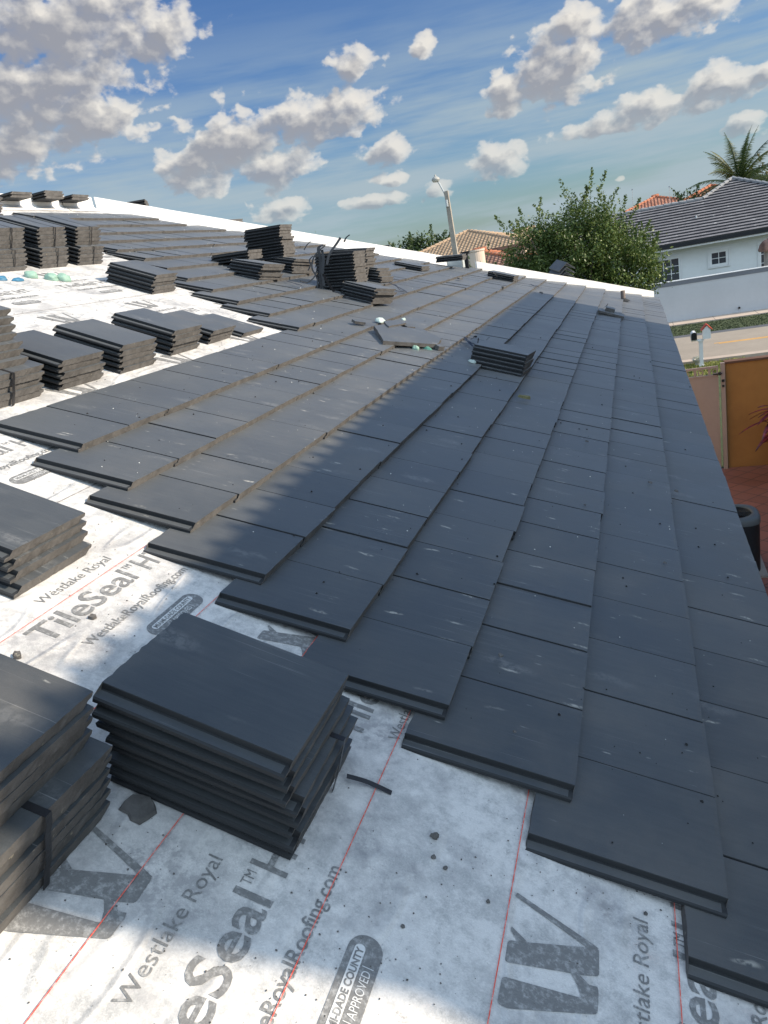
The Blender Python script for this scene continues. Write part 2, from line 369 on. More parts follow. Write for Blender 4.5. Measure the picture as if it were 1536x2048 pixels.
# ------------------------------------------------------------------ ground, street, patio
def ground_sheet():
    mb = MB(); mb.box(-1500, 1500, -1500, 1500, -.5, 0)
    m, t, p = new_mat('lawn_and_soil'); tc = t.node('ShaderNodeTexCoord').outputs['Object']
    n = t.noise(tc, .9, 6, .7); n2 = t.noise(tc, 22, 4, .7)
    c = t.mix(t.ramp(n, .3, .7), (.030, .048, .016), (.062, .085, .028))
    c = t.mix(t.math('MULTIPLY', t.ramp(n2, .45, .7), .5), c, (.11, .11, .045))
    setp(t, p, col=c, rough=.95, nrm=t.bump(n2, .8, .03))
    tag(mb.build('ground', m), kind='structure')
    # road
    mb = MB(); mb.box(-120, 120, 28.25, 34.42, .0, .010)
    ASPH = simple_mat('sunbleached_asphalt', (.30, .255, .205), .9, .10, .8, .5, 90, dirt=(.25, .215, .175))
    tag(mb.build('road', ASPH), kind='structure')
    mb = MB(); mb.box(-120, 120, 34.42, 35.05, .0, .012)  # separate darker strip along the far edge of the road
    tag(mb.build('road_edge_strip', simple_mat('dark_road_edge', (.085, .09, .10), .9, .2, 1.2, .4, 60)), kind='structure')
    mb = MB(); mb.box(3.15, 120, 31.50, 31.60, .010, .014); mb.box(3.0, 120, 31.68, 31.78, .010, .014)
    tag(mb.build('road_marking', simple_mat('yellow_road_paint', (.66, .33, .06), .7, .15, 3, .2, 50)), kind='structure')
    CONC = simple_mat('pale_concrete', (.46, .37, .30), .9, .10, 1.2, .4, 60, dirt=(.36, .30, .25))
    mb = MB(); mb.box(-120, 120, 38.45, 39.86, 0, .05)
    for i in range(-30, 30): mb.box(i * 1.83, i * 1.83 + .02, 38.45, 39.86, .05, .052, 1)
    tag(mb.build('sidewalk', [CONC, simple_mat('joint', (.15, .13, .11))]), kind='structure')
    mb = MB(); mb.box(-120, 120, 27.82, 28.25, 0, .11)
    tag(mb.build('kerb', CONC), kind='structure')
    # grass tufts on the two verges
    mb = MB()
    def tufts(x0, x1, y0, y1, n, hmin, hmax):
        for _ in range(n):
            x = random.uniform(x0, x1); y = random.uniform(y0, y1); a = random.uniform(0, 6.28); h = random.uniform(hmin, hmax); w = .02
            dx, dy = math.cos(a) * w, math.sin(a) * w; lx, ly = random.gauss(0, .03), random.gauss(0, .03)
            mb.add([(x - dx, y - dy, 0), (x + dx, y + dy, 0), (x + lx, y + ly, h)], [(0, 1, 2)])
    tufts(-1.5, 7.5, 35.06, 38.4, 7000, .02, .05); tufts(.6, 3.6, 25.6, 27.8, 3500, .03, .10)
    m, t, p = new_mat('grass_blades'); tc = t.node('ShaderNodeTexCoord').outputs['Object']; n = t.noise(tc, 3, 4, .7)
    sy = t.node('ShaderNodeSeparateXYZ', i0=tc).outputs[1]
    dry = t.mix(t.ramp(n, .35, .65), (.13, .17, .03), (.34, .33, .10)); far_dark = t.mix(t.ramp(n, .35, .65), (.020, .036, .012), (.036, .055, .020))  # blades on the far verge take the darker greens
    setp(t, p, col=t.mix(t.math('GREATER_THAN', sy, 30), dry, far_dark), rough=.9)
    tag(mb.build('verge_grass', m), 'short grass along both sides of the street', 'grass', kind='stuff')
    # brick coloured diagonal patio tiles
    m, t, p = new_mat('red_patio_tiles'); tc = t.node('ShaderNodeTexCoord').outputs['Object']
    P = t.mapping(tc, (1, 1, 1), rot=(0, 0, R(45)))
    br = t.n.new('ShaderNodeTexBrick'); t.l.new(P, br.inputs['Vector']); br.offset = 0
    br.inputs['Scale'].default_value = 1; br.inputs['Brick Width'].default_value = .33; br.inputs['Row Height'].default_value = .33; br.inputs['Mortar Size'].default_value = .009
    br.inputs['Color1'].default_value = (.19, .068, .046, 1); br.inputs['Color2'].default_value = (.25, .092, .064, 1); br.inputs['Mortar'].default_value = (.05, .03, .025, 1)
    n = t.noise(tc, 2.5, 5, .7)
    c = t.mix(t.math('MULTIPLY', t.ramp(n, .35, .7), .35), br.outputs[0], (.16, .075, .06))
    setp(t, p, col=c, rough=.6, nrm=t.bump(br.outputs['Fac'], -.3, .004))
    mb = MB(); mb.box(-.6, 8, -6, 15.55, 0, .02)
    tag(mb.build('patio', m), kind='structure')
ground_sheet()

# ------------------------------------------------------------------ the house we stand on
VR = -7.08; UR = 8.80; VE = .66                         # ridge line, hip start, eave
KH = math.cos(SL)
UE = UR + (VE - VR) * KH                                # hip foot
UNEAR = -6.0
house = empty('house', (-6.2, 4, 0))
tag(house, 'house being re-roofed, white underlayment half covered with dark grey flat tile courses', 'house')
house_inv = Matrix.Translation((6.2, -4, 0))
def hpart(o): o.parent = house; o.matrix_parent_inverse = house_inv; return o
mb = MB()
TD = .03
ridge_x = rw(VR, 0).x; ez = rw(VE, 0).z; ex = rw(VE, 0).x; rz_ = rw(VR, 0).z
def loc(x, y, z): return tuple(RMI @ Vector((x, y, z)))
bx = 2 * ridge_x - ex
A = (VE, UNEAR, 0); B = (VE, UE, 0); Cc = (VR, UR, 0); D = (VR, UNEAR, 0)
mb.poly([A, B, Cc, D])
B2 = loc(bx, UE, ez); A2 = loc(bx, UNEAR, ez)
mb.poly([B, B2, Cc]); mb.poly([B2, A2, D, Cc])
lo = lambda p: tuple(RMI @ (RM @ Vector(p) - Vector((0, 0, .14))))
mb.poly([lo(q) for q in (A, B, Cc, D)][::-1]); mb.poly([lo(q) for q in (B, B2, Cc)][::-1]); mb.poly([lo(q) for q in (B2, A2, D, Cc)][::-1])
mb.poly([A, lo(A), lo(B), B], 1); mb.poly([B, lo(B), lo(B2), B2], 1); mb.poly([B2, lo(B2), lo(A2), A2], 1); mb.poly([A, D, lo(D), lo(A)], 1); mb.poly([D, A2, lo(A2), lo(D)], 1)
roof = mb.build('roof', [UNDER, PAINTW]); roof.matrix_world = RM; hpart(roof)
def rchild(o): o.parent = roof; return o
# walls
mb = MB(); wx0, wx1, wy0, wy1 = bx + .7, ex - .6, UNEAR + .2, UE - .6
mb.box(wx0, wx1, wy0, wy1, 0, ez - .16)
hpart(mb.build('wall', simple_mat('cream_wall', (.62, .52, .36), .85, .06, .8, .4, 50)))
# ridge board and hip board wrapped in white
def board(name, pts, wd, ht, skirt):
    """board on edge along pts[0]->pts[1] (roof coordinates) with sloping wrap either side"""
    p0, p1 = (RM @ Vector(p) for p in pts); d = (p1 - p0); L = d.length; d.normalize()
    s = d.cross(Vector((0, 0, 1))).normalized(); up = Vector((0, 0, 1))
    nseg = max(2, int(L / .25)); mb = MB(); ring = []
    prof = [(-wd / 2 - skirt, -.012 - skirt * .33), (-wd / 2 - .015, .012), (-wd / 2, .03), (-wd / 2, ht), (wd / 2, ht), (wd / 2, .03), (wd / 2 + .015, .012), (wd / 2 + skirt, -.012 - skirt * .33)]
    for i in range(nseg + 1):
        c = p0 + d * (L * i / nseg); jz = .004 * noise.noise(c * 3.1)
        ring.append([RMI @ (c + s * (a + .003 * noise.noise(c * 5 + Vector((b * 9, 0, 0)))) + up * (b + (jz if b > .02 else 0))) for a, b in prof])
    vs = [v for r in ring for v in r]; n = len(prof); fs = []
    for i in range(nseg):
        for k in range(n - 1): fs.append((i * n + k, (i + 1) * n + k, (i + 1) * n + k + 1, i * n + k + 1))
    fs += [tuple(range(n)), tuple(nseg * n + k for k in range(n))[::-1]]
    mb.add(vs, fs); return rchild(mb.build(name, WHITEMETAL))
HH = .15
hipn = (Vector((1, KH, 0)))
def hip(v): return (v, UR + (v - VR) * KH)
board('ridge_board', [(VR, UNEAR + .1, 0), (VR, 8.15, 0)], .045, HH, .10)
board('ridge_board', [(VR, 8.18, 0), (VR, 8.76, 0)], .045, HH, .10)
a0 = hip(VR + .02); a1 = hip(-2.98); b0 = hip(-2.52); b1 = hip(.60)
board('hip_board', [(a0[0], a0[1], 0), (a1[0], a1[1], 0)], .045, HH + .01, .07)
board('hip_board', [(b0[0], b0[1], 0), (b1[0], b1[1], 0)], .045, HH + .01, .07)

# ------------------------------------------------------------------ flat interlocking tile
PROF = [(-.030, .002), (-.030, .0105), (-.025, .0130), (-.003, .0140), (.0010, .0145), (.0010, .0288), (.0022, .030), (TW - .0034, .030), (TW - .0018, .0288),
        (TW - .0018, .018), (TW - .006, .0155), (TW - .024, .0155), (TW - .028, .012), (TW - .028, 0), (-.020, 0)]
def tile_geo(rg, length=TL, rough=.0022, nv=9):
    """rings of the profile run along x (head -length .. butt 0); the butt is ragged"""
    prof = []
    for i, (y, z) in enumerate(PROF):
        prof.append((y, z))
        if i == 6: prof += [(.0015 + (TW - .005) * k / nv, .030) for k in range(1, nv)]
        if i == 13: prof += [(TW - .028 - (TW - .008) * k / nv, 0) for k in range(1, nv)]
    n = len(prof); vs = []; fs = []; ms = []
    xs = [-length, -length * .5, -.012, 0]
    for j, x in enumerate(xs):
        for y, z in prof:
            dx = dz = 0
            if j == 3: dx = rg.gauss(0, rough * (.45 if z > .029 else 1)) - (.0025 if z < .01 else .001 if z < .02 else 0); dz = rg.gauss(0, rough * .9) if z < .02 else -abs(rg.gauss(0, .0006))
            if j == 2 and z < .01: dx = rg.gauss(0, .003)
            if j == 0: dx = rg.gauss(0, .0012)
            vs.append((x + dx, y, z + dz))
    for j in range(3):
        for k in range(n):
            k2 = (k + 1) % n
            fs.append((j * n + k, (j + 1) * n + k, (j + 1) * n + k2, j * n + k2))
            z1, z2 = prof[k][1], prof[k2][1]; y1, y2 = prof[k][0], prof[k2][0]
            if z1 > .029 and z2 > .029: ms.append(0)
            elif y1 < 0 and y2 < .001 and z1 > .0105 and z2 > .0105 and j < 2: ms.append(0)
            elif j == 2: ms.append(1 if y1 > .01 else 2)
            else: ms.append(2)
    # ends: a strip of quads between the top and bottom lines keeps the broken face plane
    T = sorted([k for k in range(n) if prof[k][1] == .030], key=lambda k: prof[k][0]); B_ = sorted([k for k in range(n) if prof[k][1] == 0], key=lambda k: prof[k][0])
    for j, flip in ((0, 1), (3, -1)):
        q = [(T[k], T[k + 1], B_[k + 1], B_[k]) for k in range(len(T) - 1)]
        q.append((B_[0],) + tuple(range(0, T[0] + 1))); q.append(tuple(range(T[-1], B_[-1] + 1)))
        for f in q: fs.append(tuple(j * n + k for k in f)[::flip]); ms.append(1)
    return vs, fs, ms
def clip_hip(vs, vtop, utop):
    return vs

def add_tint(me, vals):
    a = me.attributes.new('tint', 'FLOAT', 'FACE'); a.data.foreach_set('value', vals)

ROW_START = {2: .856, 1: 1.013, 0: 1.178, -1: 1.300, -2: 1.478, -3: 1.614, -4: 1.776, -5: 1.911, -6: 2.076, -7: 5.09, -8: 5.29, -9: 5.42, -10: 5.61,
             -11: 5.78, -12: 5.99, -13: 6.17, -14: 6.22, -15: 6.35, -16: 6.55, -17: 6.72, -18: 6.9}
TILT = -math.atan2(.028, EX)
def course(r):
    rg = random.Random(100 + r)
    vb = r * EX; u = ROW_START[r]
    hipu = UR + (vb - VR) * KH                       # hip line at the butt
    end_cut = r >= -7
    ulim = hipu - .05 if end_cut else hipu - rg.uniform(.18, .5)
    mb = MB(); tint = []
    skip = []
    if r == -6: skip = []
    cosT, sinT = math.cos(TILT), math.sin(TILT)
    wob = 0
    while u < ulim:
        last = u + TW > ulim
        if last and not end_cut: break
        if any(a < u + .1 < b for a, b in skip): u += TW; continue
        vs, fs, ms = tile_geo(rg, rough=.0007, nv=9 if u < 5 else 4)
        jv = rg.gauss(0, .0025); jh = rg.gauss(0, .0009); rot = rg.gauss(0, .0022); tp = rg.gauss(0, .0013)
        out = []
        for x, y, z in vs:
            if rot: x, y = x - rot * (y - .15), y + rot * x * .3
            X = x * cosT + z * sinT; Z = -x * sinT + z * cosT
            V = vb + X + jv; U = u + y; H = Z + .028 + jh + tp * (y - .15) * 6
            if end_cut:
                lim = UR + (V - VR) * KH - .035
                if U > lim: U = lim
            out.append((V, U, H))
        mb.add(out, fs, 0)
        mb.m[-len(fs):] = ms
        tint += [rg.random()] * len(fs)
        u += TW + rg.gauss(0, .0008)
    me = mb.mesh('tile_course'); add_tint(me, tint)
    rchild(link('tile_course', me, None, [TOP, EDGE, SIDE]))
for r in range(2, -19, -1): course(r)
# starter tiles beyond the hip on the end slope are seen only as the stacks below

# ------------------------------------------------------------------ printing on the underlayment (roof coordinates)
def text_mesh(body, bold=0.0, shear=0):
    cu = bpy.data.curves.new('t', 'FONT'); cu.body = body; cu.size = 1; cu.offset = bold; cu.shear = shear; cu.resolution_u = 3; cu.space_character = 1.0
    o = bpy.data.objects.new('t', cu); COL.objects.link(o)
    dg = bpy.context.evaluated_depsgraph_get(); me = bpy.data.meshes.new_from_object(o.evaluated_get(dg))
    bpy.data.objects.remove(o); bpy.data.curves.remove(cu)
    v = np.array([x.co[:2] for x in me.vertices]); f = [tuple(p.vertices) for p in me.polygons]
    bpy.data.meshes.remove(me); v[:, 0] -= v[:, 0].min(); return v, f
_T = {}
def put_text(mb, body, u0, u1, vbase, cap, h, bold=0.0, shear=0, mi=0):
    key = (body, bold, shear)
    if key not in _T: _T[key] = text_mesh(*key)
    v, f = _T[key]; w = v[:, 0].max(); capn = text_cap
    sx = (u1 - u0) / w; sy = cap / capn
    mb.add([(vbase - y * sy, u0 + x * sx, h) for x, y in v], f, mi)
v_, f_ = text_mesh('H'); text_cap = v_[:, 1].max()
def rrect(u0, u1, v0, v1, rad, n=7):
    pts = []
    for cu_, cv, a0_ in ((u1 - rad, v1 - rad, 0), (u0 + rad, v1 - rad, 90), (u0 + rad, v0 + rad, 180), (u1 - rad, v0 + rad, 270)):
        for k in range(n + 1):
            a = R(a0_ + 90 * k / n); pts.append((cu_ + rad * math.cos(a), cv + rad * math.sin(a)))
    return pts
def flat(mb, pts_uv, h, mi=0): mb.poly([(v, u, h) for u, v in pts_uv][::-1], mi)
def roundpoly(pts, rad):
    out = []; n = len(pts)
    for i in range(n):
        p = Vector(pts[i]); a = Vector(pts[i - 1]) - p; b = Vector(pts[(i + 1) % n]) - p
        r_ = min(rad, a.length * .4, b.length * .4); A_ = p + a.normalized() * r_; B_ = p + b.normalized() * r_
        for k in range(4):
            t_ = k / 3; out.append(tuple(A_ * (1 - t_) ** 2 + p * 2 * t_ * (1 - t_) + B_ * t_ ** 2))
    return out
def w_logo(mb, u, v, h):
    """u = left edge along the sheet, v = centre line; local y points up the slope"""
    P = lambda pts: [(u + a, v - b) for a, b in pts]
    b1 = roundpoly([(.000, .070), (.010, .090), (.058, .088), (.076, -.055), (.064, -.092), (.004, .060)], .006)
    blk1 = [(.004, .085), (.056, .087), (.072, -.060), (.060, -.092), (.004, -.02)]
    flat(mb, P(roundpoly([(.000, .088), (.056, .089), (.079, -.050), (.117, -.092), (.063, -.093), (.044, -.075)][:0] or [(.001, .089), (.056, .088), (.080, -.060), (.112, -.093), (.062, -.093), (.0, .070)], .008)), h)
    flat(mb, P([(.080, -.062), (.103, -.052), (.124, -.036), (.131, -.045), (.113, -.075), (.116, -.090), (.108, -.0925)]), h + .0004)
    flat(mb, P(roundpoly([(.086, .088), (.134, .089), (.149, .045), (.200, -.090), (.139, -.093), (.127, -.060)], .008)), h)
    flat(mb, P([(.148, .052), (.167, .086), (.158, .0862), (.139, .070)]), h + .0004)
    flat(mb, P([(.251, .086), (.241, .089), (.190, -.068), (.199, -.090), (.204, -.076)]), h + .0004)
BANDS = [(.19, .465), (-.67, .20), (-1.53, 1.03 - .914), (-2.45, .62), (-3.38, .75), (-4.27, .85), (-5.2, .3)]
for v0, T0 in BANDS:
    mb = MB(); u = T0 - .914
    hipmax = UR + (v0 - VR) * KH - .6
    while u < min(hipmax, 6.6):
        put_text(mb, 'Westlake Royal', u + .135, u + .455, v0, .031, .0015)
        put_text(mb, 'TileSeal', u, u + .415, v0 + .130, .078, .0015, bold=.014)
        put_text(mb, 'TM', u + .425, u + .458, v0 + .075, .022, .0015)
        put_text(mb, 'HT', u + .472, u + .60, v0 + .130, .078, .0015, bold=.014)
        put_text(mb, 'WestlakeRoyalRoofing.com', u + .05, u + .545, v0 + .226, .030, .0015, bold=.012)
        bu = u + .185; bv = v0 + .328
        flat(mb, rrect(bu, bu + .245, bv - .034, bv + .034, .033), .0015)
        flat(mb, rrect(bu + .022, bu + .223, bv - .021, bv + .0, .0102), .0025, 1)
        put_text(mb, 'MIAMI-DADE COUNTY', bu + .029, bu + .216, bv - .0035, .0135, .0033, bold=.03)
        put_text(mb, 'APPROVED', bu + .088, bu + .178, bv + .0235, .0165, .0025, mi=1)
        for q in (.080, .184): flat(mb, [(bu + q, bv + .004), (bu + q + .0015, bv + .004), (bu + q + .0015, bv + .026), (bu + q, bv + .026)], .0025, 1)
        w_logo(mb, u + .145 + (.015 if v0 < -.5 else 0), v0 - .19, .0015)
        u += .914
    rchild(mb.build('printed_lettering', [INK, PALE]))
for k in range(-12, 2):
    vv = -.10 + k * .3485; mb = MB(); wdt = .0022
    n = 40; u1 = min(UR + (vv - VR) * KH - .3, 11)
    pts = [(-2 + (u1 + 2) * i / n) for i in range(n + 1)]
    for i in range(n):
        a, b = pts[i], pts[i + 1]; j = .0008 * math.sin(i * 1.7 + k); j2 = .0008 * math.sin((i + 1) * 1.7 + k)
        mb.poly([(vv + j - wdt / 2, a, .0045), (vv + j + wdt / 2, a, .0045), (vv + j2 + wdt / 2, b, .0045), (vv + j2 - wdt / 2, b, .0045)])
    if k in (1, 0, -1, -2, -3, -4): rchild(mb.build('chalk_line', CHALK))
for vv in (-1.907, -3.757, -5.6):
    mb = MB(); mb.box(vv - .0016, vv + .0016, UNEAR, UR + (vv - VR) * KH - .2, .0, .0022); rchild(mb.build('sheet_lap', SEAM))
mb = MB()
for uu, va, vb_ in ((.985, -.75, .05), (3.35, -4.9, -2.2)): mb.box(va, vb_, uu, uu + .0012, 0, .0012)

# ------------------------------------------------------------------ stacked tiles : every tile a thing
VARS = []
for i in range(7):
    rg = random.Random(500 + i); vs, fs, ms = tile_geo(rg, rough=.0006, nv=20); m_ = MB(); m_.add(vs, fs); m_.m = ms
    me = m_.mesh('roof_tile'); add_tint(me, [.15 + .1 * i] * len(fs))
    for q in (TOP, EDGE, SIDE): me.materials.append(q)
    VARS.append(me)
ORD = ['topmost', 'second', 'third', 'fourth', 'fifth', 'sixth', 'seventh', 'eighth', 'ninth', 'tenth', 'eleventh', 'twelfth', 'thirteenth', 'fourteenth']
TS = .0308
def stack(name, total, start, v, u, n, h0, yaw=0, pitch=0, drift=(0, 0), jit=.004, rg=random.Random(3)):
    """n tiles from height index start upward; (v,u) = near butt corner; total = tiles in the whole stack, for the labels"""
    p = R(pitch); ya = R(yaw)
    for i in range(n):
        k = total - 1 - (start + i)
        M = RM @ Matrix.Translation((v, u, h0)) @ Matrix.Rotation(ya, 4, 'Z') @ Matrix.Rotation(p, 4, 'Y') @ Matrix.Translation((rg.gauss(0, jit) + drift[0] * i, rg.gauss(0, jit * .8) + drift[1] * i, i * TS)) @ Matrix.Rotation(rg.gauss(0, .012), 4, 'Z')
        o = link('roof_tile', rg.choice(VARS)); o.matrix_world = M
        if total == 1: lb = f'single dark grey roof tile {name}'
        elif k == 0: lb = f'topmost dark grey roof tile of {name}'
        elif k == total - 1: lb = f'bottom dark grey roof tile of {name}'
        else: lb = f'{ORD[k]} roof tile from the top of {name}'
        tag(o, lb, 'roof tile', 'loose roof tiles stacked on the roof')
def full(name, v, u, n, h0, **k): stack(name, n, 0, v, u, n, h0, **k)
# (labels stay within sixteen words)
nm = 'the big shaded stack at the lower centre'
stack(nm, 8, 0, -.545, .738, 5, .002, drift=(-.002, 0)); stack(nm, 8, 5, -.580, .722, 3, .002 + 5 * TS, drift=(-.004, 0))
nm = 'the tall stack at the lower left corner'
stack(nm, 10, 0, -.935, .340, 6, .002); stack(nm, 10, 6, -.975, .325, 4, .002 + 6 * TS)
full('the low half-cut-off stack at mid left', -1.62, 1.165, 4, .002, drift=(-.010, .008), jit=.009)
nm = 'the tall leaning stack at the left edge'
stack(nm, 12, 0, -2.665, 2.225, 5, .002); stack(nm, 12, 5, -2.73, 2.19, 7, .002 + 5 * TS, drift=(-.022, .006), jit=.006)
full('the first short stack from the left', -2.66, 2.665, 5, .002, drift=(0, 0), jit=.006)
full('the second short stack from the left', -2.66, 3.145, 5, .002)
full('the third short stack from the left', -2.69, 3.70, 5, .002)
full('the three-tile stack left of the courses', -2.69, 4.165, 3, .002, drift=(.002, 0))
full('lying alone on the white underlayment', -2.645, 4.565, 1, .002)
full('the sloping stack before the upper courses', -3.735, 5.09, 5, .002, drift=(-.002, .003))
for nm, u in (('the leftmost tall strapped stack below the ridge', 4.43), ('the middle tall strapped stack below the ridge', 4.915), ('the rightmost tall strapped stack below the ridge', 5.38)):
    stack(nm, 10, 0, -4.665, u, 5, .002, drift=(-.004, .004)); stack(nm, 10, 5, -4.725, u + .045, 5, .002 + 5 * TS, drift=(-.002, 0))
full('the strapped stack furthest up at left edge', -6.12, 5.78, 9, .002, jit=.006)
LV = -22.6
full('the left small stack on the ridge', -6.90, 7.12, 2, HH + .0, yaw=0, pitch=LV)
full('the middle small stack on the ridge', -6.90, 7.66, 3, HH + .0, yaw=0, pitch=LV)
full('the right small stack on the ridge', -6.90, 8.14, 2, HH + .0, yaw=0, pitch=LV)
# the pile in the middle of the slope
PT = 3.7 * -1
full('the highest level stack in the central pile', -3.74, 7.60, 11, .19, pitch=-20, jit=.006)
full('the three-tile leaning bundle in the pile', -3.86, 7.00, 3, .165, pitch=-20)
full('the short stack under the leaning bundle', -3.52, 6.62, 5, .062, yaw=-17, pitch=-7, jit=.008)
full('the short stack behind the curled straps', -3.55, 7.48, 5, .065, yaw=-20, pitch=-8, jit=.010)
full('the strapped front stack in the central pile', -2.72, 7.19, 12, .12, yaw=-3, pitch=-17, jit=.005)
full('the short stack right behind the front stack', -3.03, 8.45, 10, .10, yaw=0, pitch=-15, jit=.006)
full('the fanned stack right of the front stack', -2.85, 8.45, 5, .062, yaw=-10, pitch=-8, drift=(-.02, .01), jit=.012)
full('the low stack nearest the camera in the pile', -2.43, 6.92, 5, .060, yaw=-22, pitch=-4.5, jit=.008)
full('the pair of tiles below the hip board', -2.89, 10.55, 2, .062, yaw=-7, pitch=-4, jit=.008)
full('the small stack near the hip board break', -1.75, 12.10, 3, .062, yaw=-6, pitch=-3, jit=.008)
full('the shaded five-tile stack on the courses', -.715, 5.50, 5, .062, yaw=-6, pitch=-4.2, drift=(-.002, .016), jit=.004)
full('the stack at the hip board gap', -2.62, 12.02, 3, .205, yaw=0, pitch=-18)
# tiles standing beyond the hip, on the other slope
def beyond(nm, v, off, n, yaw, pitch, h): 
    w = rw(v, UR + (v - VR) * KH, 0) + Vector((-off * .35, off, 0)); w.z += h
    rg = random.Random(int(abs(v) * 100))
    for i in range(n):
        k = n - 1 - i
        o = link('roof_tile', rg.choice(VARS)); o.matrix_world = Matrix.Translation(w + Vector((0, 0, i * TS))) @ Matrix.Rotation(R(yaw), 4, 'Z') @ Matrix.Rotation(R(pitch), 4, 'Y')
        tag(o, (f'topmost dark tile of {nm}' if k == 0 else f'{ORD[k]} tile from the top of {nm}'), 'roof tile', 'loose roof tiles stacked on the roof')

# packing straps
def strap_path(pts, wd, across, name, label, th=.0012):
    """ribbon following pts (world), widened along the vector across"""
    mb = MB(); pts = [Vector(p) for p in pts]; n = len(pts); vs = []
    for i, p in enumerate(pts):
        d = (pts[min(i + 1, n - 1)] - pts[max(i - 1, 0)]).normalized(); a = (across - d * across.dot(d)).normalized(); nn = d.cross(a)
        for sx, sz in ((-1, -1), (1, -1), (1, 1), (-1, 1)): vs.append(p + a * sx * wd / 2 + nn * sz * th / 2)
    fs = []
    for i in range(n - 1):
        for k in range(4): fs.append((i * 4 + k, i * 4 + (k + 1) % 4, (i + 1) * 4 + (k + 1) % 4, (i + 1) * 4 + k))
    fs += [(0, 1, 2, 3), ((n - 1) * 4 + 3, (n - 1) * 4 + 2, (n - 1) * 4 + 1, (n - 1) * 4)]
    mb.add(vs, fs); o = mb.build(name, STRAP)
    return tag(o, label, 'strap', 'black plastic packing straps')
def bundle_strap(v, u, h0, n, uo, label, wd=.013, yaw=0, pitch=0):
    M = RM @ Matrix.Translation((v, u, h0)) @ Matrix.Rotation(R(yaw), 4, 'Z') @ Matrix.Rotation(R(pitch), 4, 'Y'); H = n * TS + .002
    q = [(-TL - .006, uo, 0), (-TL - .006, uo, H), (.008, uo + .004, H), (.011, uo + .002, H * .5), (.009, uo, .004)]
    pts = []
    for i in range(len(q) - 1):
        for k in range(4):
            a = Vector(q[i]).lerp(Vector(q[i + 1]), k / 4); pts.append(M @ (a + Vector((0, .002 * math.sin(k * 2), 0))))
    pts.append(M @ Vector(q[-1])); strap_path(pts, wd, (M.to_3x3() @ Vector((0, 1, 0))), 'packing_strap', label)
bundle_strap(-.545, .738, .0, 5, .19, 'black strap round the lower tiles of the lower centre stack', .014)
bundle_strap(-.935, .340, .0, 6, .115, 'black strap round the lower tiles of the corner stack', .016)
bundle_strap(-2.665, 2.225, .0, 5, .10, 'black strap round the base of the left edge stack', .016)
for nm, u in (('leftmost', 4.43), ('middle', 4.915), ('rightmost', 5.38)):
    bundle_strap(-4.672, u + .006, .0, 5, .17, f'black strap round the lower half of the {nm} tall stack', .010)
    bundle_strap(-4.725, u + .045, 5 * TS, 5, .16, f'black strap round the upper half of the {nm} tall stack', .010)
# loose straps
def loose(pts, label, wd=.014, across=(0, 0, 1), n=14):
    P = [Vector(p) for p in pts]; out = []
    m = len(P)
    for i in range(m - 1):
        p0, p1, p2, p3 = P[max(i - 1, 0)], P[i], P[i + 1], P[min(i + 2, m - 1)]
        for k in range(n):
            t_ = k / n; out.append(RM @ (.5 * ((2 * p1) + (p2 - p0) * t_ + (2 * p0 - 5 * p1 + 4 * p2 - p3) * t_ ** 2 + (3 * p1 - p0 - 3 * p2 + p3) * t_ ** 3)))
    out.append(RM @ P[-1]); strap_path(out, wd, Vector(across), 'packing_strap', label)
loose([(-.52, .97, .02), (-.47, .985, .012), (-.41, .99, .003)], 'short black strap end sticking out beside the lower centre stack', .012, (.2, 1, 0))
LS = 'black strap curling up from the front stack of the pile'
H0 = .10
def loosew(pts, label, wd=.014, across=(0, 0, 1)):
    loose([tuple(RMI @ Vector(p)) for p in pts], label, wd, across)
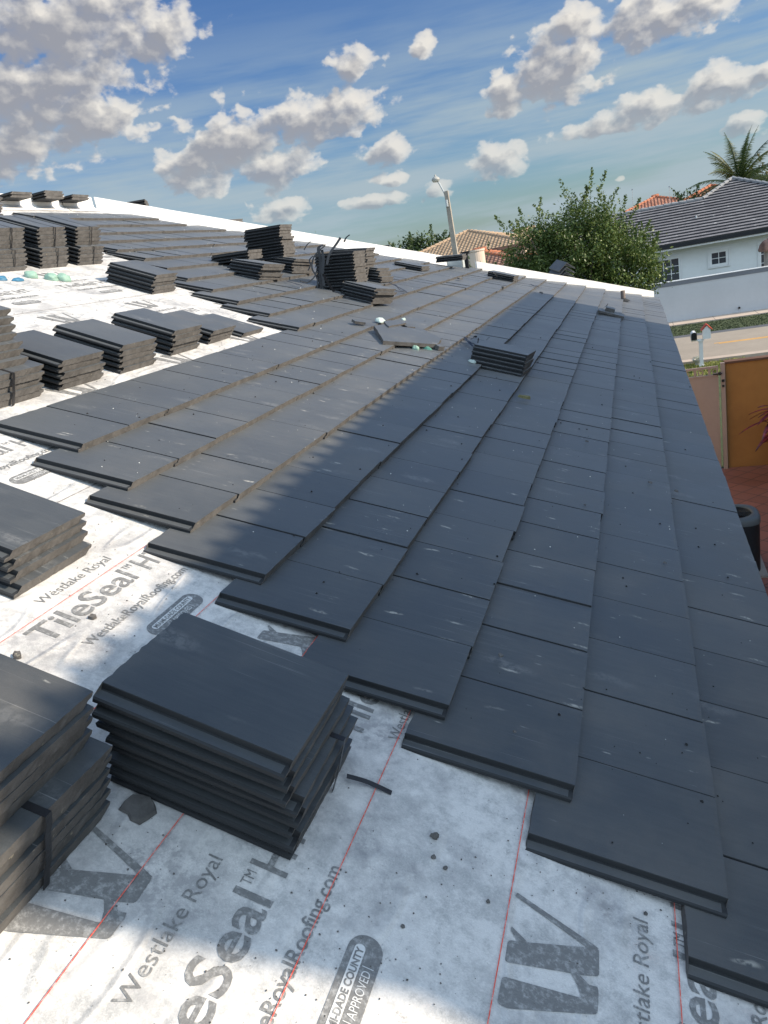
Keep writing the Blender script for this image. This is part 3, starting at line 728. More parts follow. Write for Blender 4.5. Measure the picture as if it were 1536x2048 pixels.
for pts, lb, wd, ac in (
    ([(-2.758, 6.95, 5.000), (-2.752, 6.98, 5.159), (-2.733, 7.01, 5.276), (-2.743, 7.04, 5.388), (-2.700, 7.07, 5.413)], 'broad black strap hanging down the head of the front stack', .034, (1, 0, 0)),
    ([(-2.705, 6.90, 5.025), (-2.708, 6.93, 5.140), (-2.681, 6.96, 5.269), (-2.689, 6.99, 5.366)], 'second black strap hanging beside the broad one', .028, (1, 0, 0)),
    ([(-2.758, 6.85, 5.018), (-2.755, 6.88, 5.112), (-2.799, 6.91, 5.215), (-2.768, 6.94, 5.314), (-2.702, 6.97, 5.369), (-2.653, 7.00, 5.397)], 'wavy black strap left of the hanging straps', .016, (1, 0, 0)),
    ([(-2.590, 6.80, 5.218), (-2.571, 6.83, 5.285), (-2.533, 6.86, 5.343), (-2.487, 6.89, 5.390), (-2.444, 6.92, 5.442)], 'grey black strap curling over the front stack, pale at its end', .024, (1, 0, -.5)),
    ([(-2.776, 7.15, 5.366), (-2.694, 7.18, 5.424), (-2.587, 7.21, 5.439), (-2.473, 7.24, 5.403), (-2.375, 7.27, 5.361)], 'black strap arching over the top of the front stack', .016, (0, 1, 0)),
    ([(-2.671, 6.85, 5.139), (-2.648, 6.88, 5.046), (-2.616, 6.91, 4.956)], 'black strap slanting down from the hanging straps', .024, (1, 0, 0)),
    ([(-2.552, 6.75, 4.964), (-2.488, 6.78, 4.913), (-2.423, 6.81, 4.862)], 'black strap end lying on the course before the pile', .018, (0, 1, 0)),
    ([(-2.908, 6.80, 5.114), (-2.850, 6.83, 5.088), (-2.784, 6.86, 5.118), (-2.745, 6.89, 5.173)], 'black strap loop left of the hanging straps', .014, (0, .4, 1)),
    ([(-3.008, 6.70, 5.140), (-2.938, 6.73, 5.100), (-2.878, 6.76, 5.069)], 'dark strap lying on the course left of the front stack', .022, (0, 1, 0)),
    ([(-3.140, 7.60, 5.424), (-3.107, 7.63, 5.470), (-3.070, 7.66, 5.499)], 'thin strap end pointing up behind the front stack', .014, (1, 0, 0)),
    ([(-3.105, 7.20, 5.401), (-3.011, 7.23, 5.389), (-2.928, 7.26, 5.353), (-2.826, 7.29, 5.349)], 'strap bridging the two highest stacks of the pile', .022, (0, 1, 0)),
    ([(-2.843, 6.90, 5.198), (-2.818, 6.93, 5.246), (-2.830, 6.96, 5.295), (-2.797, 6.99, 5.327)], 'short twisted strap left of the wavy strap', .014, (1, 0, 0)),
    ([(-2.444, 7.00, 5.398), (-2.429, 7.03, 5.433), (-2.395, 7.06, 5.457)], 'pointed strap end above the front stack', .018, (1, 0, 0)),
    ([(-2.369, 8.00, 4.925), (-2.305, 8.03, 4.875), (-2.239, 8.06, 4.821), (-2.207, 8.09, 4.790)], 'black strap tangle end right of the pile', .035, (0, 1, 0)),
    ([(-2.442, 8.10, 4.901), (-2.344, 8.13, 4.888), (-2.306, 8.16, 4.823), (-2.247, 8.19, 4.794)], 'black strap loop right of the pile', .022, (0, 1, 0))):
    loosew(pts, lb, wd, ac)
for i, (pts, lb) in enumerate((
    ([(-1.362, 6.303, .075), (-1.286, 6.136, .09), (-1.223, 6.131, .08), (-1.179, 6.038, .07)], 'black strap arcing towards the shaded stack on the courses'),
    ([(-1.379, 6.411, .07), (-1.278, 6.168, .07), (-1.186, 6.044, .07), (-1.119, 6.027, .07), (-1.05, 5.8, .075)], 'black strap lying beside the shaded stack on the courses'),
    ([(-1.163, 6.0, .065), (-1.145, 6.0, .138), (-1.108, 6.0, .20)], 'black strap standing up beside the shaded stack'),
    ([(-1.16, 5.95, .07), (-1.12, 5.95, .118), (-1.08, 5.95, .170)], 'shorter black strap standing beside the shaded stack'),
    ([(-1.19, 6.05, .065), (-1.20, 6.05, .12), (-1.205, 6.05, .16)], 'third strap end standing left of the taller ones'),
    ([(-1.317, 6.392, .07), (-1.298, 6.45, .09), (-1.29, 6.514, .08)], 'small bent strap scrap above the shaded stack'),
    ([(-2.10, 12.0, .10), (-2.06, 11.8, .16), (-2.0, 11.9, .10)], 'strap loop at the head of the small stack near the hip'),
    ([(-1.50, 12.3, .07), (-1.42, 12.1, .08), (-1.34, 12.2, .07)], 'black strap scrap right of the small stack near the hip'))):
    loose(pts, lb, .018, (.3, 1, .1))

# ------------------------------------------------------------------ broken pieces and debris
def chip(v, u, size, label, h=.002, th=.010, seed=1, mat=None, flatn=False, name='tile_chip', asp=1.0, rot=0.0, tilt=(0, 0)):
    rg = random.Random(seed); n = 11; pts = []
    for k in range(n):
        a = k * 2 * math.pi / n; r_ = size * (.6 + .45 * rg.random()); pts.append((math.cos(a) * r_, math.sin(a) * r_ * asp))
    mb = MB(); vs = [(x, y, 0) for x, y in pts] + [(x * .88, y * .88, th * (.7 + .5 * rg.random())) for x, y in pts] + [(0, 0, th * 1.1)]
    fs = [tuple(range(n))[::-1]] + [(i, (i + 1) % n, n + (i + 1) % n, n + i) for i in range(n)] + [(n + i, n + (i + 1) % n, 2 * n) for i in range(n)]
    mb.add(vs, fs); o = mb.build(name, mat or EDGE)
    o.matrix_world = RM @ Matrix.Translation((v, u, h)) @ Matrix.Rotation(rot, 4, 'Z') @ Matrix.Rotation(tilt[0], 4, 'X') @ Matrix.Rotation(tilt[1], 4, 'Y')
    return tag(o, label, 'tile chip' if name == 'tile_chip' else name.replace('_', ' '), 'chips and scraps on the roof')
chip(-.885, .682, .040, 'hand sized dark slab flake on white underlayment by the big stack', asp=1.0, th=.009, seed=5, rot=.8)
chip(-.285, .915, .011, 'dark tile crumb on white underlayment, largest of the middle scatter', asp=.7, th=.012, seed=8)
for i, (v, u, s, lb) in enumerate(((-.274, .862, .006, 'mossy little crumb just below the largest crumb of the scatter'), (-.243, .847, .006, 'little dark crumb between the scatter and the W mark'),
        (-.142, .81, .005, 'grey crumb left of the W mark at the red line'), (-.291, .677, .005, 'dark crumb above the county badge'), (.185, .939, .005, 'dark crumb by the right edge of the fleece below a tile'),
        (-1.379, 1.187, .012, 'dark crumb under the big TileSeal lettering'), (-1.424, .949, .014, 'dark flake near the left edge in the sun'))):
    chip(v, u, s, lb, th=s * .7, seed=20 + i)
for i, (v, u, s, lb) in enumerate(((-.261, 1.615, .010, 'dark chip on the course above the lowest steps'), (-.171, 1.293, .006, 'dark chip on the end tile of the third course'),
        (.277, 2.711, .009, 'dark chip with white tip on the eave side courses'), (.239, 3.745, .014, 'dark chip on the second course from the eave'), (.376, 3.727, .016, 'dark chip on the joint of the eave course'),
        (-.087, 3.104, .009, 'dark chip on the third course mid roof'), (-.137, 4.196, .012, 'dark crumb by the long joint mid roof'), (-1.229, 11.467, .04, 'small dark scrap below the hip board'),
        (-2.35, 10.7, .05, 'flat dark scrap on the upper courses near the hip'), (-1.75, 11.0, .04, 'dark scrap on a course left of the small hip stack'))):
    chip(v, u, s, lb, h=.060 if v > -1 else .062, th=s * .45, seed=40 + i)
chip(-.614, 4.847, .055, 'greenish curled scrap on the shaded courses', h=.055, th=.02, seed=61, mat=simple_mat('mossy_scrap', (.17, .16, .08), .9, .3, 20, .5, 60), asp=.25, rot=.3, name='scrap')
# grit
def grit():
    mb = MB(); rg = random.Random(4)
    def put(v, u, s, h):
        n = 5; pts = [(v + math.cos(k * 1.257) * s * rg.uniform(.5, 1.1), u + math.sin(k * 1.257) * s * rg.uniform(.5, 1.1), h) for k in range(n)]
        mb.add(pts + [(v, u, h + s * .9)], [(i, (i + 1) % n, n) for i in range(n)])
    cl = [(rg.uniform(-1.0, .25), rg.uniform(.3, 1.2)) for _ in range(26)]
    for _ in range(650):
        c = rg.choice(cl); put(c[0] + rg.gauss(0, .09), c[1] + rg.gauss(0, .09), rg.choice((.0007, .0010, .0014, .002, .003)) * rg.uniform(.6, 1.1), .002)
    for _ in range(260): put(rg.uniform(-2.2, -1.0), rg.uniform(.8, 2.2), rg.uniform(.001, .003), .002)
    for _ in range(300): put(rg.uniform(-4.6, -2.0), rg.uniform(2.0, 5.5), rg.uniform(.002, .005), .002)
    o = rchild(mb.build('tile_grit', EDGE)); o['kind'] = 'stuff'
    mb = MB()
    for _ in range(300):
        r = rg.randint(-6, 2); x = rg.uniform(.0, .34); u = ROW_START[r] + abs(rg.gauss(0, 3.2)) + .02
        if u > UR + (r * EX - VR) * KH - .6: continue
        put(r * EX - x, u, rg.choice((.001, .0015, .002, .003, .005)) * (1 + u * .12), .0585 - x * .028 / EX + .0008)
    o = rchild(mb.build('dark_grit', simple_mat('black_crumbs', (.015, .015, .016), .9))); o['kind'] = 'stuff'
    mb = MB()
    for _ in range(420):
        r = rg.randint(-18, 2); x = rg.uniform(.0, .34); u = ROW_START[r] + abs(rg.gauss(0, 3.2)) + .02
        if u > UR + (r * EX - VR) * KH - .6: continue
        put(r * EX - x, u, rg.choice((.0008, .001, .0015, .0022)) * (1 + u * .25), .0585 - x * .028 / EX + .0008)
    o = rchild(mb.build('pale_grit', simple_mat('white_crumbs', (.7, .7, .66), .8))); o['kind'] = 'stuff'
grit()
# foam blobs
def blob(v, u, r, asp, hgt, label, mat, h=.002, rot=0, seed=0, name='foam_blob', cat='foam blob', tilt=0):
    mb = MB(); nu, nv = 22, 9; vs = [(0, 0, hgt)]
    for j in range(1, nv + 1):
        ph = j / nv * math.pi / 2
        for k in range(nu):
            a = k * 2 * math.pi / nu; d = Vector((math.cos(a) * math.sin(ph), math.sin(a) * math.sin(ph), math.cos(ph)))
            q = 1 + .22 * noise.noise(d * 1.7 + Vector((seed * 3.1, 0, 0))) + .06 * noise.noise(d * 6 + Vector((seed, 0, 0)))
            vs.append((d.x * r * q, d.y * r * asp * q, max(0, d.z) ** .8 * hgt * q))
    fs = [(0, 1 + k, 1 + (k + 1) % nu) for k in range(nu)]
    for j in range(nv - 1):
        for k in range(nu): a = 1 + j * nu + k; b = 1 + j * nu + (k + 1) % nu; fs.append((a, a + nu, b + nu, b))
    mb.add(vs, fs); o = mb.build(name, mat, smooth=True)
    o.matrix_world = RM @ Matrix.Translation((v, u, h)) @ Matrix.Rotation(rot, 4, 'Z') @ Matrix.Rotation(tilt, 4, 'Y')
    return tag(o, label, cat, 'foam blobs on the roof' if cat == 'foam blob' else None)
blob(-4.476, 4.56, .055, .9, .045, 'single mint foam blob on the underlayment below the tall stacks', FOAM, seed=1)
blob(-4.37, 4.66, .055, .9, .045, 'left half of the twin mint foam blobs', FOAM, seed=2)
blob(-4.325, 4.74, .058, .9, .05, 'right half of the twin mint foam blobs', FOAM, seed=3)
blob(-4.49, 4.27, .045, 1.0, .025, 'crumpled blue glove at the left edge', BLUE, seed=4, name='work_glove', cat='glove')
blob(-4.42, 4.36, .03, 1.6, .02, 'small blue rubber scrap beside the glove', BLUE, seed=5, name='rubber_scrap', cat='scrap')
blob(-2.10, 6.08, .045, 1.15, .035, 'pale oval foam pat above the broken tile', FOAMW, h=.070, seed=6)
blob(-1.13, 5.52, .034, .6, .02, 'small pale foam blob left of the shaded stack', FOAMW, h=.057, seed=7)
blob(-1.60, 5.50, .03, .7, .035, 'pale mint foam under the broken tile edge', FOAM, h=.040, seed=8)
blob(-1.53, 5.60, .04, .5, .03, 'green foam strip under the broken tile edge', simple_mat('green_foam', (.08, .24, .19), .7, .2, 12, .5, 60), h=.040, seed=9)
blob(-1.925, 6.22, .02, 1.2, .02, 'tiny pale foam dab on the broken tile pieces', FOAMW, h=.11, seed=10)
# the broken tile and its pieces (cut slabs with five or four corners)
def slab(pts, h, th, label, tilt=(0, 0), name='broken_tile'):
    c = Vector((sum(p[0] for p in pts) / len(pts), sum(p[1] for p in pts) / len(pts), 0)); mb = MB()
    loc_ = [(p[0] - c.x, p[1] - c.y) for p in pts]; rg = random.Random(len(label)); ring = []
    for i, p in enumerate(loc_):
        q = loc_[(i + 1) % len(loc_)]
        for k in range(6):
            f = k / 6; j = .0018
            ring.append((p[0] + (q[0] - p[0]) * f + rg.gauss(0, j), p[1] + (q[1] - p[1]) * f + rg.gauss(0, j)))
    n = len(ring); vs = [(x, y, 0) for x, y in ring] + [(x, y, th) for x, y in ring]
    mb.add(vs, [tuple(range(n, 2 * n))], 0); mb.add(vs, [tuple(range(n))[::-1]] + [(i, (i + 1) % n, n + (i + 1) % n, n + i) for i in range(n)], 1)
    o = mb.build(name, [TOP, EDGE]); o.matrix_world = RM @ Matrix.Translation((c.x, c.y, h)) @ Matrix.Rotation(tilt[0], 4, 'X') @ Matrix.Rotation(tilt[1], 4, 'Y')
    return tag(o, label, 'broken tile', 'broken tile pieces on the courses')
slab([(-2.049, 5.752), (-1.818, 5.303), (-1.466, 5.660), (-1.486, 5.898), (-1.69, 6.092), (-2.0, 5.90)], .064, .030, 'large broken five-cornered tile propped on green foam on the courses', tilt=(.02, -.01))
slab([(-1.485, 5.655), (-1.435, 5.61), (-1.40, 5.66), (-1.455, 5.71)], .058, .034, 'small broken block at the right corner of the broken tile')
slab([(-2.03, 5.95), (-1.94, 5.80), (-1.87, 6.12), (-1.93, 6.28)], .096, .014, 'thin broken tile strip lying above the big broken tile', tilt=(.02, 0))
slab([(-1.93, 6.16), (-1.85, 6.10), (-1.80, 6.19), (-1.86, 6.30)], .068, .018, 'small broken tile splinter right of the thin strip')
slab([(-2.27, 5.80), (-2.22, 5.74), (-2.14, 5.80), (-2.19, 5.88)], .064, .022, 'narrow broken tile piece left of the pale foam')
slab([(-.34, 10.9), (.03, 10.9), (.03, 11.22), (-.34, 11.22)], .060, .03, 'flat tile left lying on the courses near the eave end')
slab([(-.25, 11.0), (-.12, 11.0), (-.12, 11.2), (-.25, 11.2)], .092, .05, 'small block of tile pieces on the flat tile near the eave end')
loose([(-.30, 11.05, .10), (-.26, 11.03, .15), (-.24, 11.08, .18)], 'strap scrap on the flat tile near the eave end', .03, (.3, 1, 0))
# stacks standing on the end slope behind the hip board
TN = math.tan(SL)
def behind(x, y, n, yaw, what, dz=0):
    zs = (Z0 + (rw(VE, 0).z - Z0)) + (UE - y) * TN
    rg = random.Random(int(x * -50))
    for i in range(n):
        k = n - 1 - i
        o = link('roof_tile', rg.choice(VARS))
        o.matrix_world = Matrix.Translation((x, y, zs + .01 + dz + i * TS)) @ Matrix.Rotation(R(yaw) + rg.gauss(0, .03), 4, 'Z') @ Matrix.Rotation(R(rg.gauss(0, .4)), 4, 'Y') @ Matrix.Translation((TL / 2, -TW / 2, 0))
        tag(o, (f'topmost dark tile of {what}' if k == 0 else f'{ORD[k] if k < 14 else "bottom"} tile from the top of {what}'), 'roof tile', 'loose roof tiles stacked on the roof')
behind(-6.55, 9.68, 14, 25, 'the stack behind the upper hip board', .03)
behind(-5.62, 10.62, 13, -12, 'the second stack behind the hip board', .02)
behind(-3.85, 12.35, 13, 20, 'the stack behind the central pile')
# ridge cap tiles seen over the near hip board, leaning together
def cap_tile(x, y, z, rz, ry, label):
    mb = MB(); w = .17; L = .44; t_ = .018
    for s in (-1, 1):
        vs = [(-L / 2, 0, .13), (L / 2, 0, .13), (L / 2, s * w, 0), (-L / 2, s * w, 0)]
        vs2 = [(a, b, c - t_) for a, b, c in vs]
        mb.add(vs + vs2, [(0, 1, 2, 3), (7, 6, 5, 4), (0, 3, 7, 4), (1, 5, 6, 2), (2, 6, 7, 3)])
    o = mb.build('ridge_cap_tile', TOP); o.location = (x, y, z); o.rotation_euler = (0, ry, rz)
    tag(o, label, 'ridge cap tile', 'ridge cap tiles behind the hip board')
for i in range(6):
    zs = rw(VE, 0).z + (UE - 15.15) * TN
    cap_tile(-1.14 + .012 * i, 15.12, zs + .22 + i * .080, R(-60), R(10), f'{ORD[5 - i]} angled ridge cap in the stack behind the hip foot')
# roof vent in the hip board gap, and the pipe vent near the corner
def box_vent():
    e = empty('roof_vent'); e.matrix_world = Matrix.Translation(rw(-2.80, 12.62, 0))
    tag(e, 'pale box shaped roof vent in the gap of the hip board', 'roof vent')
    def add(name, mb, m): o = mb.build(name, m); o.parent = e; return o
    mb = MB(); mb.box(-.16, .10, -.02, .24, -.10, .15); add('vent_body', mb, simple_mat('grey_vent_metal', (.46, .50, .50), .45, .1, 6))
    mb = MB(); mb.box(-.20, -.163, -.03, .25, -.10, .16); add('vent_side', mb, BLACKM)
    mb = MB(); mb.box(.145, .205, .0, .06, -.15, .20); add('vent_post', mb, BLACKM)
    mb = MB(); mb.box(.12, .23, -.02, .08, .20, .225); mb.box(.105, .245, -.035, .095, .225, .245); add('vent_cap', mb, BLACKM)
box_vent()
def pipe_vent():
    e = empty('vent_pipe'); e.matrix_world = RM @ Matrix.Translation((0.0, 13.75, .055)) @ Matrix.Rotation(-SL, 4, 'Y')
    tag(e, 'short brown plumbing vent pipe on the courses by the hip foot', 'vent pipe')
    m = simple_mat('brown_pipe', (.13, .10, .085), .7, .2, 12)
    mb = MB(); mb.lathe([(.038, -.05), (.038, .15), (.030, .15), (.030, -.02)], seg=16); o = mb.build('pipe', m, smooth=True); o.parent = e
    mb = MB(); mb.lathe([(.12, -.035), (.045, .01), (.04, .02)], seg=16); o = mb.build('collar', SIDE, smooth=True); o.parent = e
pipe_vent()

# ------------------------------------------------------------------ boundary walls, gate, patio things
def part(name, mb, mats, root, smooth=False):
    o = mb.build(name, mats, smooth=smooth); o.parent = root; o.matrix_parent_inverse = root.matrix_world.inverted(); return o
def thing(name, label, cat, loc=(0, 0, 0), group=None, rz=0):
    e = empty(name, loc, rz); bpy.context.view_layer.update(); return tag(e, label, cat, group)
w = thing('boundary_wall', 'long white wall with grey band across the street', 'wall', (20, 40, 0))
mb = MB(); mb.box(-80, 120, 39.86, 40.06, 0, 1.76); part('wall_face', mb, STUCCO_W, w)
mb = MB(); mb.box(-80, 120, 39.84, 40.08, 1.76, 1.955); part('grey_band', mb, GREYTRIM, w)
mb = MB(); mb.box(-80, 120, 39.82, 40.10, 1.955, 1.985); part('cap', mb, PAINTW, w)
mb = MB(); mb.tube([(4.86, 39.78, .27), (4.86, 39.90, .27)], .05, 10); part('drain_spout', mb, BLACKM, w)
w = thing('garden_wall', 'ochre stucco wall beside the taupe gate', 'wall', (5, 15.65, 0))
mb = MB(); mb.box(1.80, 9, 15.57, 15.75, 0, 2.15); part('wall_face', mb, STUCCO_O, w)
mb = MB(); mb.box(1.78, 9, 15.55, 15.77, 2.15, 2.19); part('cap', mb, simple_mat('brown_wall_top', (.12, .06, .04), .9, .2, 2), w)
g = thing('gate', 'taupe sheet metal gate with scroll cut-outs beside the ochre wall', 'gate', (1.2, 15.5, 0))
mb = MB(); mb.box(-.4, 1.635, 15.50, 15.525, .06, 1.96); part('gate_sheet', mb, GATEM, g)
mb = MB(); mb.box(-.4, 1.655, 15.49, 15.535, 2.10, 2.145); mb.box(-.4, 1.655, 15.49, 15.535, 1.95, 1.975)
x = -.35
while x < 1.6:
    mb.box(x, x + .05, 15.5, 15.525, 1.975, 2.10)
    for k in range(8):
        a = k / 8 * math.pi * 2; a2 = (k + 1) / 8 * math.pi * 2; r_ = .045
        mb.tube([(x + .13 + r_ * math.cos(a), 15.512, 2.037 + r_ * math.sin(a)), (x + .13 + r_ * math.cos(a2), 15.512, 2.037 + r_ * math.sin(a2))], .012, 5, caps=False)
    x += .26
mb.box(1.635, 1.655, 15.49, 15.535, .06, 2.10)
part('gate_frame', mb, GATEM, g)
mb = MB(); mb.box(1.70, 1.775, 15.48, 15.56, 0, 2.19); part('gate_post', mb, GATEM, g)
mb = MB(); mb.tube([(1.56, 15.46, 1.99), (1.72, 15.46, 1.99)], .013, 8); mb.box(1.66, 1.70, 15.45, 15.48, 1.96, 2.02); part('latch', mb, BLACKM, g)
mb = MB(); mb.box(1.71, 1.76, 15.455, 15.48, 1.82, 1.87); mb.box(1.715, 1.755, 15.455, 15.48, 1.72, 1.76); part('lock', mb, BLACKM, g)

def condenser():
    e = thing('air_conditioner', 'round cornered air conditioner condenser on the patio below the eave', 'air conditioner', (1.33, 10.72, .02))
    cx, cy = 1.33, 10.72; h = .86
    def rr(r_, z, s): return [(cx + r_ * (abs(math.cos(a)) ** s) * math.copysign(1, math.cos(a)), cy + r_ * (abs(math.sin(a)) ** s) * math.copysign(1, math.sin(a)), z) for a in [k / 40 * 2 * math.pi for k in range(40)]]
    def shell(rings, name, m):
        mb = MB(); vs = [p for r_ in rings for p in r_]; n = 40
        mb.add(vs, [(i * n + k, i * n + (k + 1) % n, (i + 1) * n + (k + 1) % n, (i + 1) * n + k) for i in range(len(rings) - 1) for k in range(n)]); part(name, mb, m, e, True)
    shell([rr(.36, .02, .55), rr(.36, h - .06, .55)], 'coil_jacket', DKGREEN)
    shell([rr(.372, h - .07, .55), rr(.372, h - .01, .6), rr(.345, h + .02, .7), rr(.275, h + .03, .95), rr(.262, h, 1), rr(.262, h - .12, 1)], 'top_cover', simple_mat('grey_condenser_cover', (.10, .12, .13), .5, .12, 6, .1, 60))
    mb = MB(); mb.lathe([(.26, h - .14), (.0, h - .14)], (cx, cy, 0), 30); part('fan_well', mb, BLACKM, e)
    mb = MB()
    for k in range(9):
        r_ = .03 + k * .028; n = 28
        mb.tube([(cx + r_ * math.cos(a), cy + r_ * math.sin(a), h + .012) for a in [i / n * 2 * math.pi for i in range(n + 1)]], .0035, 5, caps=False)
    for k in range(8):
        a = k / 8 * 2 * math.pi; mb.tube([(cx, cy, h + .008), (cx + .26 * math.cos(a), cy + .26 * math.sin(a), h + .008)], .003, 4)
    part('fan_guard', mb, BLACKM, e)
    mb = MB(); mb.box(cx - .42, cx + .42, cy - .42, cy + .42, .0, .05); part('pad', mb, simple_mat('concrete_pad', (.3, .28, .26)), e)
    mb = MB(); mb.box(cx + .355, cx + .362, cy - .02, cy + .08, .42, .56); part('rating_plate', mb, simple_mat('plate', (.12, .14, .16)), e)
condenser()

# ------------------------------------------------------------------ foliage
def leaf_mat(name, a, b, c=None):
    m, t, p = new_mat(name); at = t.node('ShaderNodeAttribute', _attribute_name='tint').outputs['Fac']
    col = t.mix(at, a, b)
    if c: col = t.mix(t.ramp(at, .8, 1.0), col, c)
    setp(t, p, col=col, rough=.5, spec=.45)
    # light passing through the leaves
    tr = t.n.new('ShaderNodeBsdfTranslucent'); t.l.new(col, tr.inputs[0]); ms = t.n.new('ShaderNodeMixShader'); ms.inputs[0].default_value = .28
    t.l.new(p.outputs[0], ms.inputs[1]); t.l.new(tr.outputs[0], ms.inputs[2]); t.l.new(ms.outputs[0], t.n['Material Output'].inputs[0])
    return m
LEAF = leaf_mat('tree_leaf', (.045, .080, .016), (.17, .225, .055), (.34, .38, .14))
LEAFD = leaf_mat('dense_tree_leaf', (.032, .058, .018), (.11, .16, .045), (.20, .26, .08))
BARK = simple_mat('grey_bark', (.16, .13, .10), .95, .25, 6, .6, 30)
def leaf_mesh(centres, size, name, mat, parent, rg, aspect=.5, droop=.2, tint=None):
    n = len(centres); d = rg.normal(size=(n, 3)); d[:, 2] -= droop; d /= np.linalg.norm(d, axis=1)[:, None]
    q = rg.normal(size=(n, 3)); s = np.cross(d, q); s /= np.linalg.norm(s, axis=1)[:, None]; nrm = np.cross(d, s)
    L = (size * rg.uniform(.6, 1.3, n))[:, None]; W = L * aspect
    p0 = centres - d * L * .5; p2 = centres + d * L * .5; p1 = centres + s * W * .5 + nrm * W * .12; p3 = centres - s * W * .5 + nrm * W * .12
    vs = np.stack([p0, p1, p2, p3], 1).reshape(-1, 3)
    me = bpy.data.meshes.new(name); me.vertices.add(n * 4); me.vertices.foreach_set('co', vs.ravel())
    me.loops.add(n * 4); me.loops.foreach_set('vertex_index', np.arange(n * 4)); me.polygons.add(n)
    me.polygons.foreach_set('loop_start', np.arange(n) * 4); me.polygons.foreach_set('loop_total', np.full(n, 4)); me.update(calc_edges=True)
    add_tint(me, (tint if tint is not None else rg.uniform(0, 1, n)).astype(np.float32))
    o = link(name, me, None, [mat]); o.parent = parent; o.matrix_parent_inverse = parent.matrix_world.inverted(); return o
def tree(name, label, base, trunk_h, crown, nclump, per, size, mat, seed, shoots=0, cat='tree', clump_r=.42, trunk_r=.16, group=None, shell=.55):
    """crown: list of (cx,cy,cz,rx,ry,rz) relative to base"""
    rg = np.random.default_rng(seed); e = thing(name, label, cat, base, group)
    B0 = np.array(base); tips = []; ax = []
    vol = np.array([c[3] * c[4] * c[5] for c in crown]); vol = vol / vol.sum()
    for i in rg.choice(len(crown), nclump, p=vol):
        c = crown[i]; d = rg.normal(size=3); d /= np.linalg.norm(d); r_ = rg.uniform(shell ** 3, 1) ** (1 / 3)
        tips.append(B0 + np.array(c[:3]) + d * r_ * np.array(c[3:])); ax.append(d * .35 + np.array([0, 0, .5]) + rg.normal(size=3) * .3)
    pts = []; tn = []
    for tpt, a in zip(tips, ax):
        a = a / np.linalg.norm(a); k = int(per * rg.uniform(.5, 1.4)); t_ = rg.uniform(-1, 1, k)[:, None]
        q = tpt + a * t_ * clump_r * 1.3 + rg.normal(size=(k, 3)) * clump_r * .42; pts.append(q); tn.append(np.clip(rg.uniform(-.2, .7) + rg.normal(size=k) * .22, 0, 1))
    for _ in range(shoots):
        c = crown[rg.integers(len(crown))]; th = rg.uniform(0, 6.28); d = np.array([math.cos(th) * rg.uniform(.2, .9), math.sin(th) * .5, rg.uniform(.35, 1)]); d /= np.linalg.norm(d)
        st = B0 + np.array(c[:3]) + d * np.array(c[3:]) * .85; L = rg.uniform(.5, 1.25) * clump_r * 2.6; k = int(per * .75)
        t_ = rg.uniform(0, 1, k)[:, None]; q = st + (d + np.array([0, 0, .35])) * t_ * L + rg.normal(size=(k, 3)) * clump_r * .22 * (1.25 - t_); pts.append(q); tn.append(np.clip(rg.uniform(.1, .8, k), 0, 1)); tips.append(st + d * L * .8)
    leaf_mesh(np.concatenate(pts), size, 'crown', mat, e, rg, tint=np.concatenate(tn))
    mb = MB(); top = Vector(base) + Vector((0, 0, trunk_h)); b = Vector(base)
    mb.tube([b, b.lerp(top, .5) + Vector((.05, 0, 0)), top], [trunk_r, trunk_r * .8, trunk_r * .65], 10)
    sel = rg.choice(len(tips), min(26, len(tips)), replace=False)
    for i in sel:
        tp = Vector(tips[i]); mid = top.lerp(tp, .5) + Vector((0, 0, -.12 * (tp - top).length)) * .6
        mb.tube([top - Vector((0, 0, .1)), mid, tp], [trunk_r * .42, trunk_r * .22, trunk_r * .05], 6)
    part('trunk', mb, BARK, e)
    return e
# big street tree, right of centre: low broad crown with upright shoots
tree('street_tree', 'large leafy tree with upright shoots behind the hip board', (-1.45, 25, 0), 2.0,
     [(0, 0, 4.05, 1.75, 1.5, 1.35), (-1.25, 0, 4.55, .95, 1, 1.0), (1.25, 0, 3.75, 1.15, 1.2, 1.05), (.3, 0, 5.1, .9, .9, .75), (1.15, 0, 4.6, .8, .8, .7), (-.3, 0, 2.7, 2.0, 1.4, .9), (-1.6, 0, 3.3, .8, 1, .9), (1.75, 0, 3.45, .7, .9, .7)],
     520, 140, .095, LEAF, 11, shoots=44, clump_r=.30, shell=.35)
tree('background_tree', 'dark rounded tree left of the street lamp', (-18.6, 70, 0), 3, [(0, 0, 5.2, 2.3, 2, 2.0), (1.4, 0, 6.3, 1.2, 1.2, 1.1), (-1.6, 0, 4.6, 1.4, 1.4, 1.4), (2.2, 0, 5, 1.3, 1.3, 1.4)], 130, 45, .30, LEAFD, 12, shoots=12, clump_r=.5)
tree('background_tree', 'low shrubby tree below the tan house turret', (-7.8, 34, 0), 1.5, [(0, 0, 3.2, 1.3, 1.2, 1.1), (1.6, 0, 3.0, 1.2, 1.2, 1.1)], 70, 45, .14, LEAFD, 13, shoots=8, clump_r=.32)
tree('background_tree', 'distant tree tips just over the white hip board', (-8.3, 22, 0), 3, [(0, 0, 5.0, .6, .6, .6)], 14, 26, .10, LEAFD, 14, shoots=7, clump_r=.26)
tree('background_tree', 'yellowish tree right of the palm', (10.6, 66, 0), 3, [(0, 0, 5.6, 1.6, 1.5, 1.6), (-2.0, 0, 5.3, 1.1, 1, .9)], 60, 45, .26, leaf_mat('yellow_leaf', (.07, .08, .02), (.2, .17, .06)), 15, shoots=6, clump_r=.45)
tree('background_tree', 'small tree between the palm and the terracotta roof', (4.2, 61, 0), 3, [(0, 0, 5.2, 1.0, .8, .8)], 26, 40, .2, LEAFD, 16, shoots=4, clump_r=.35)
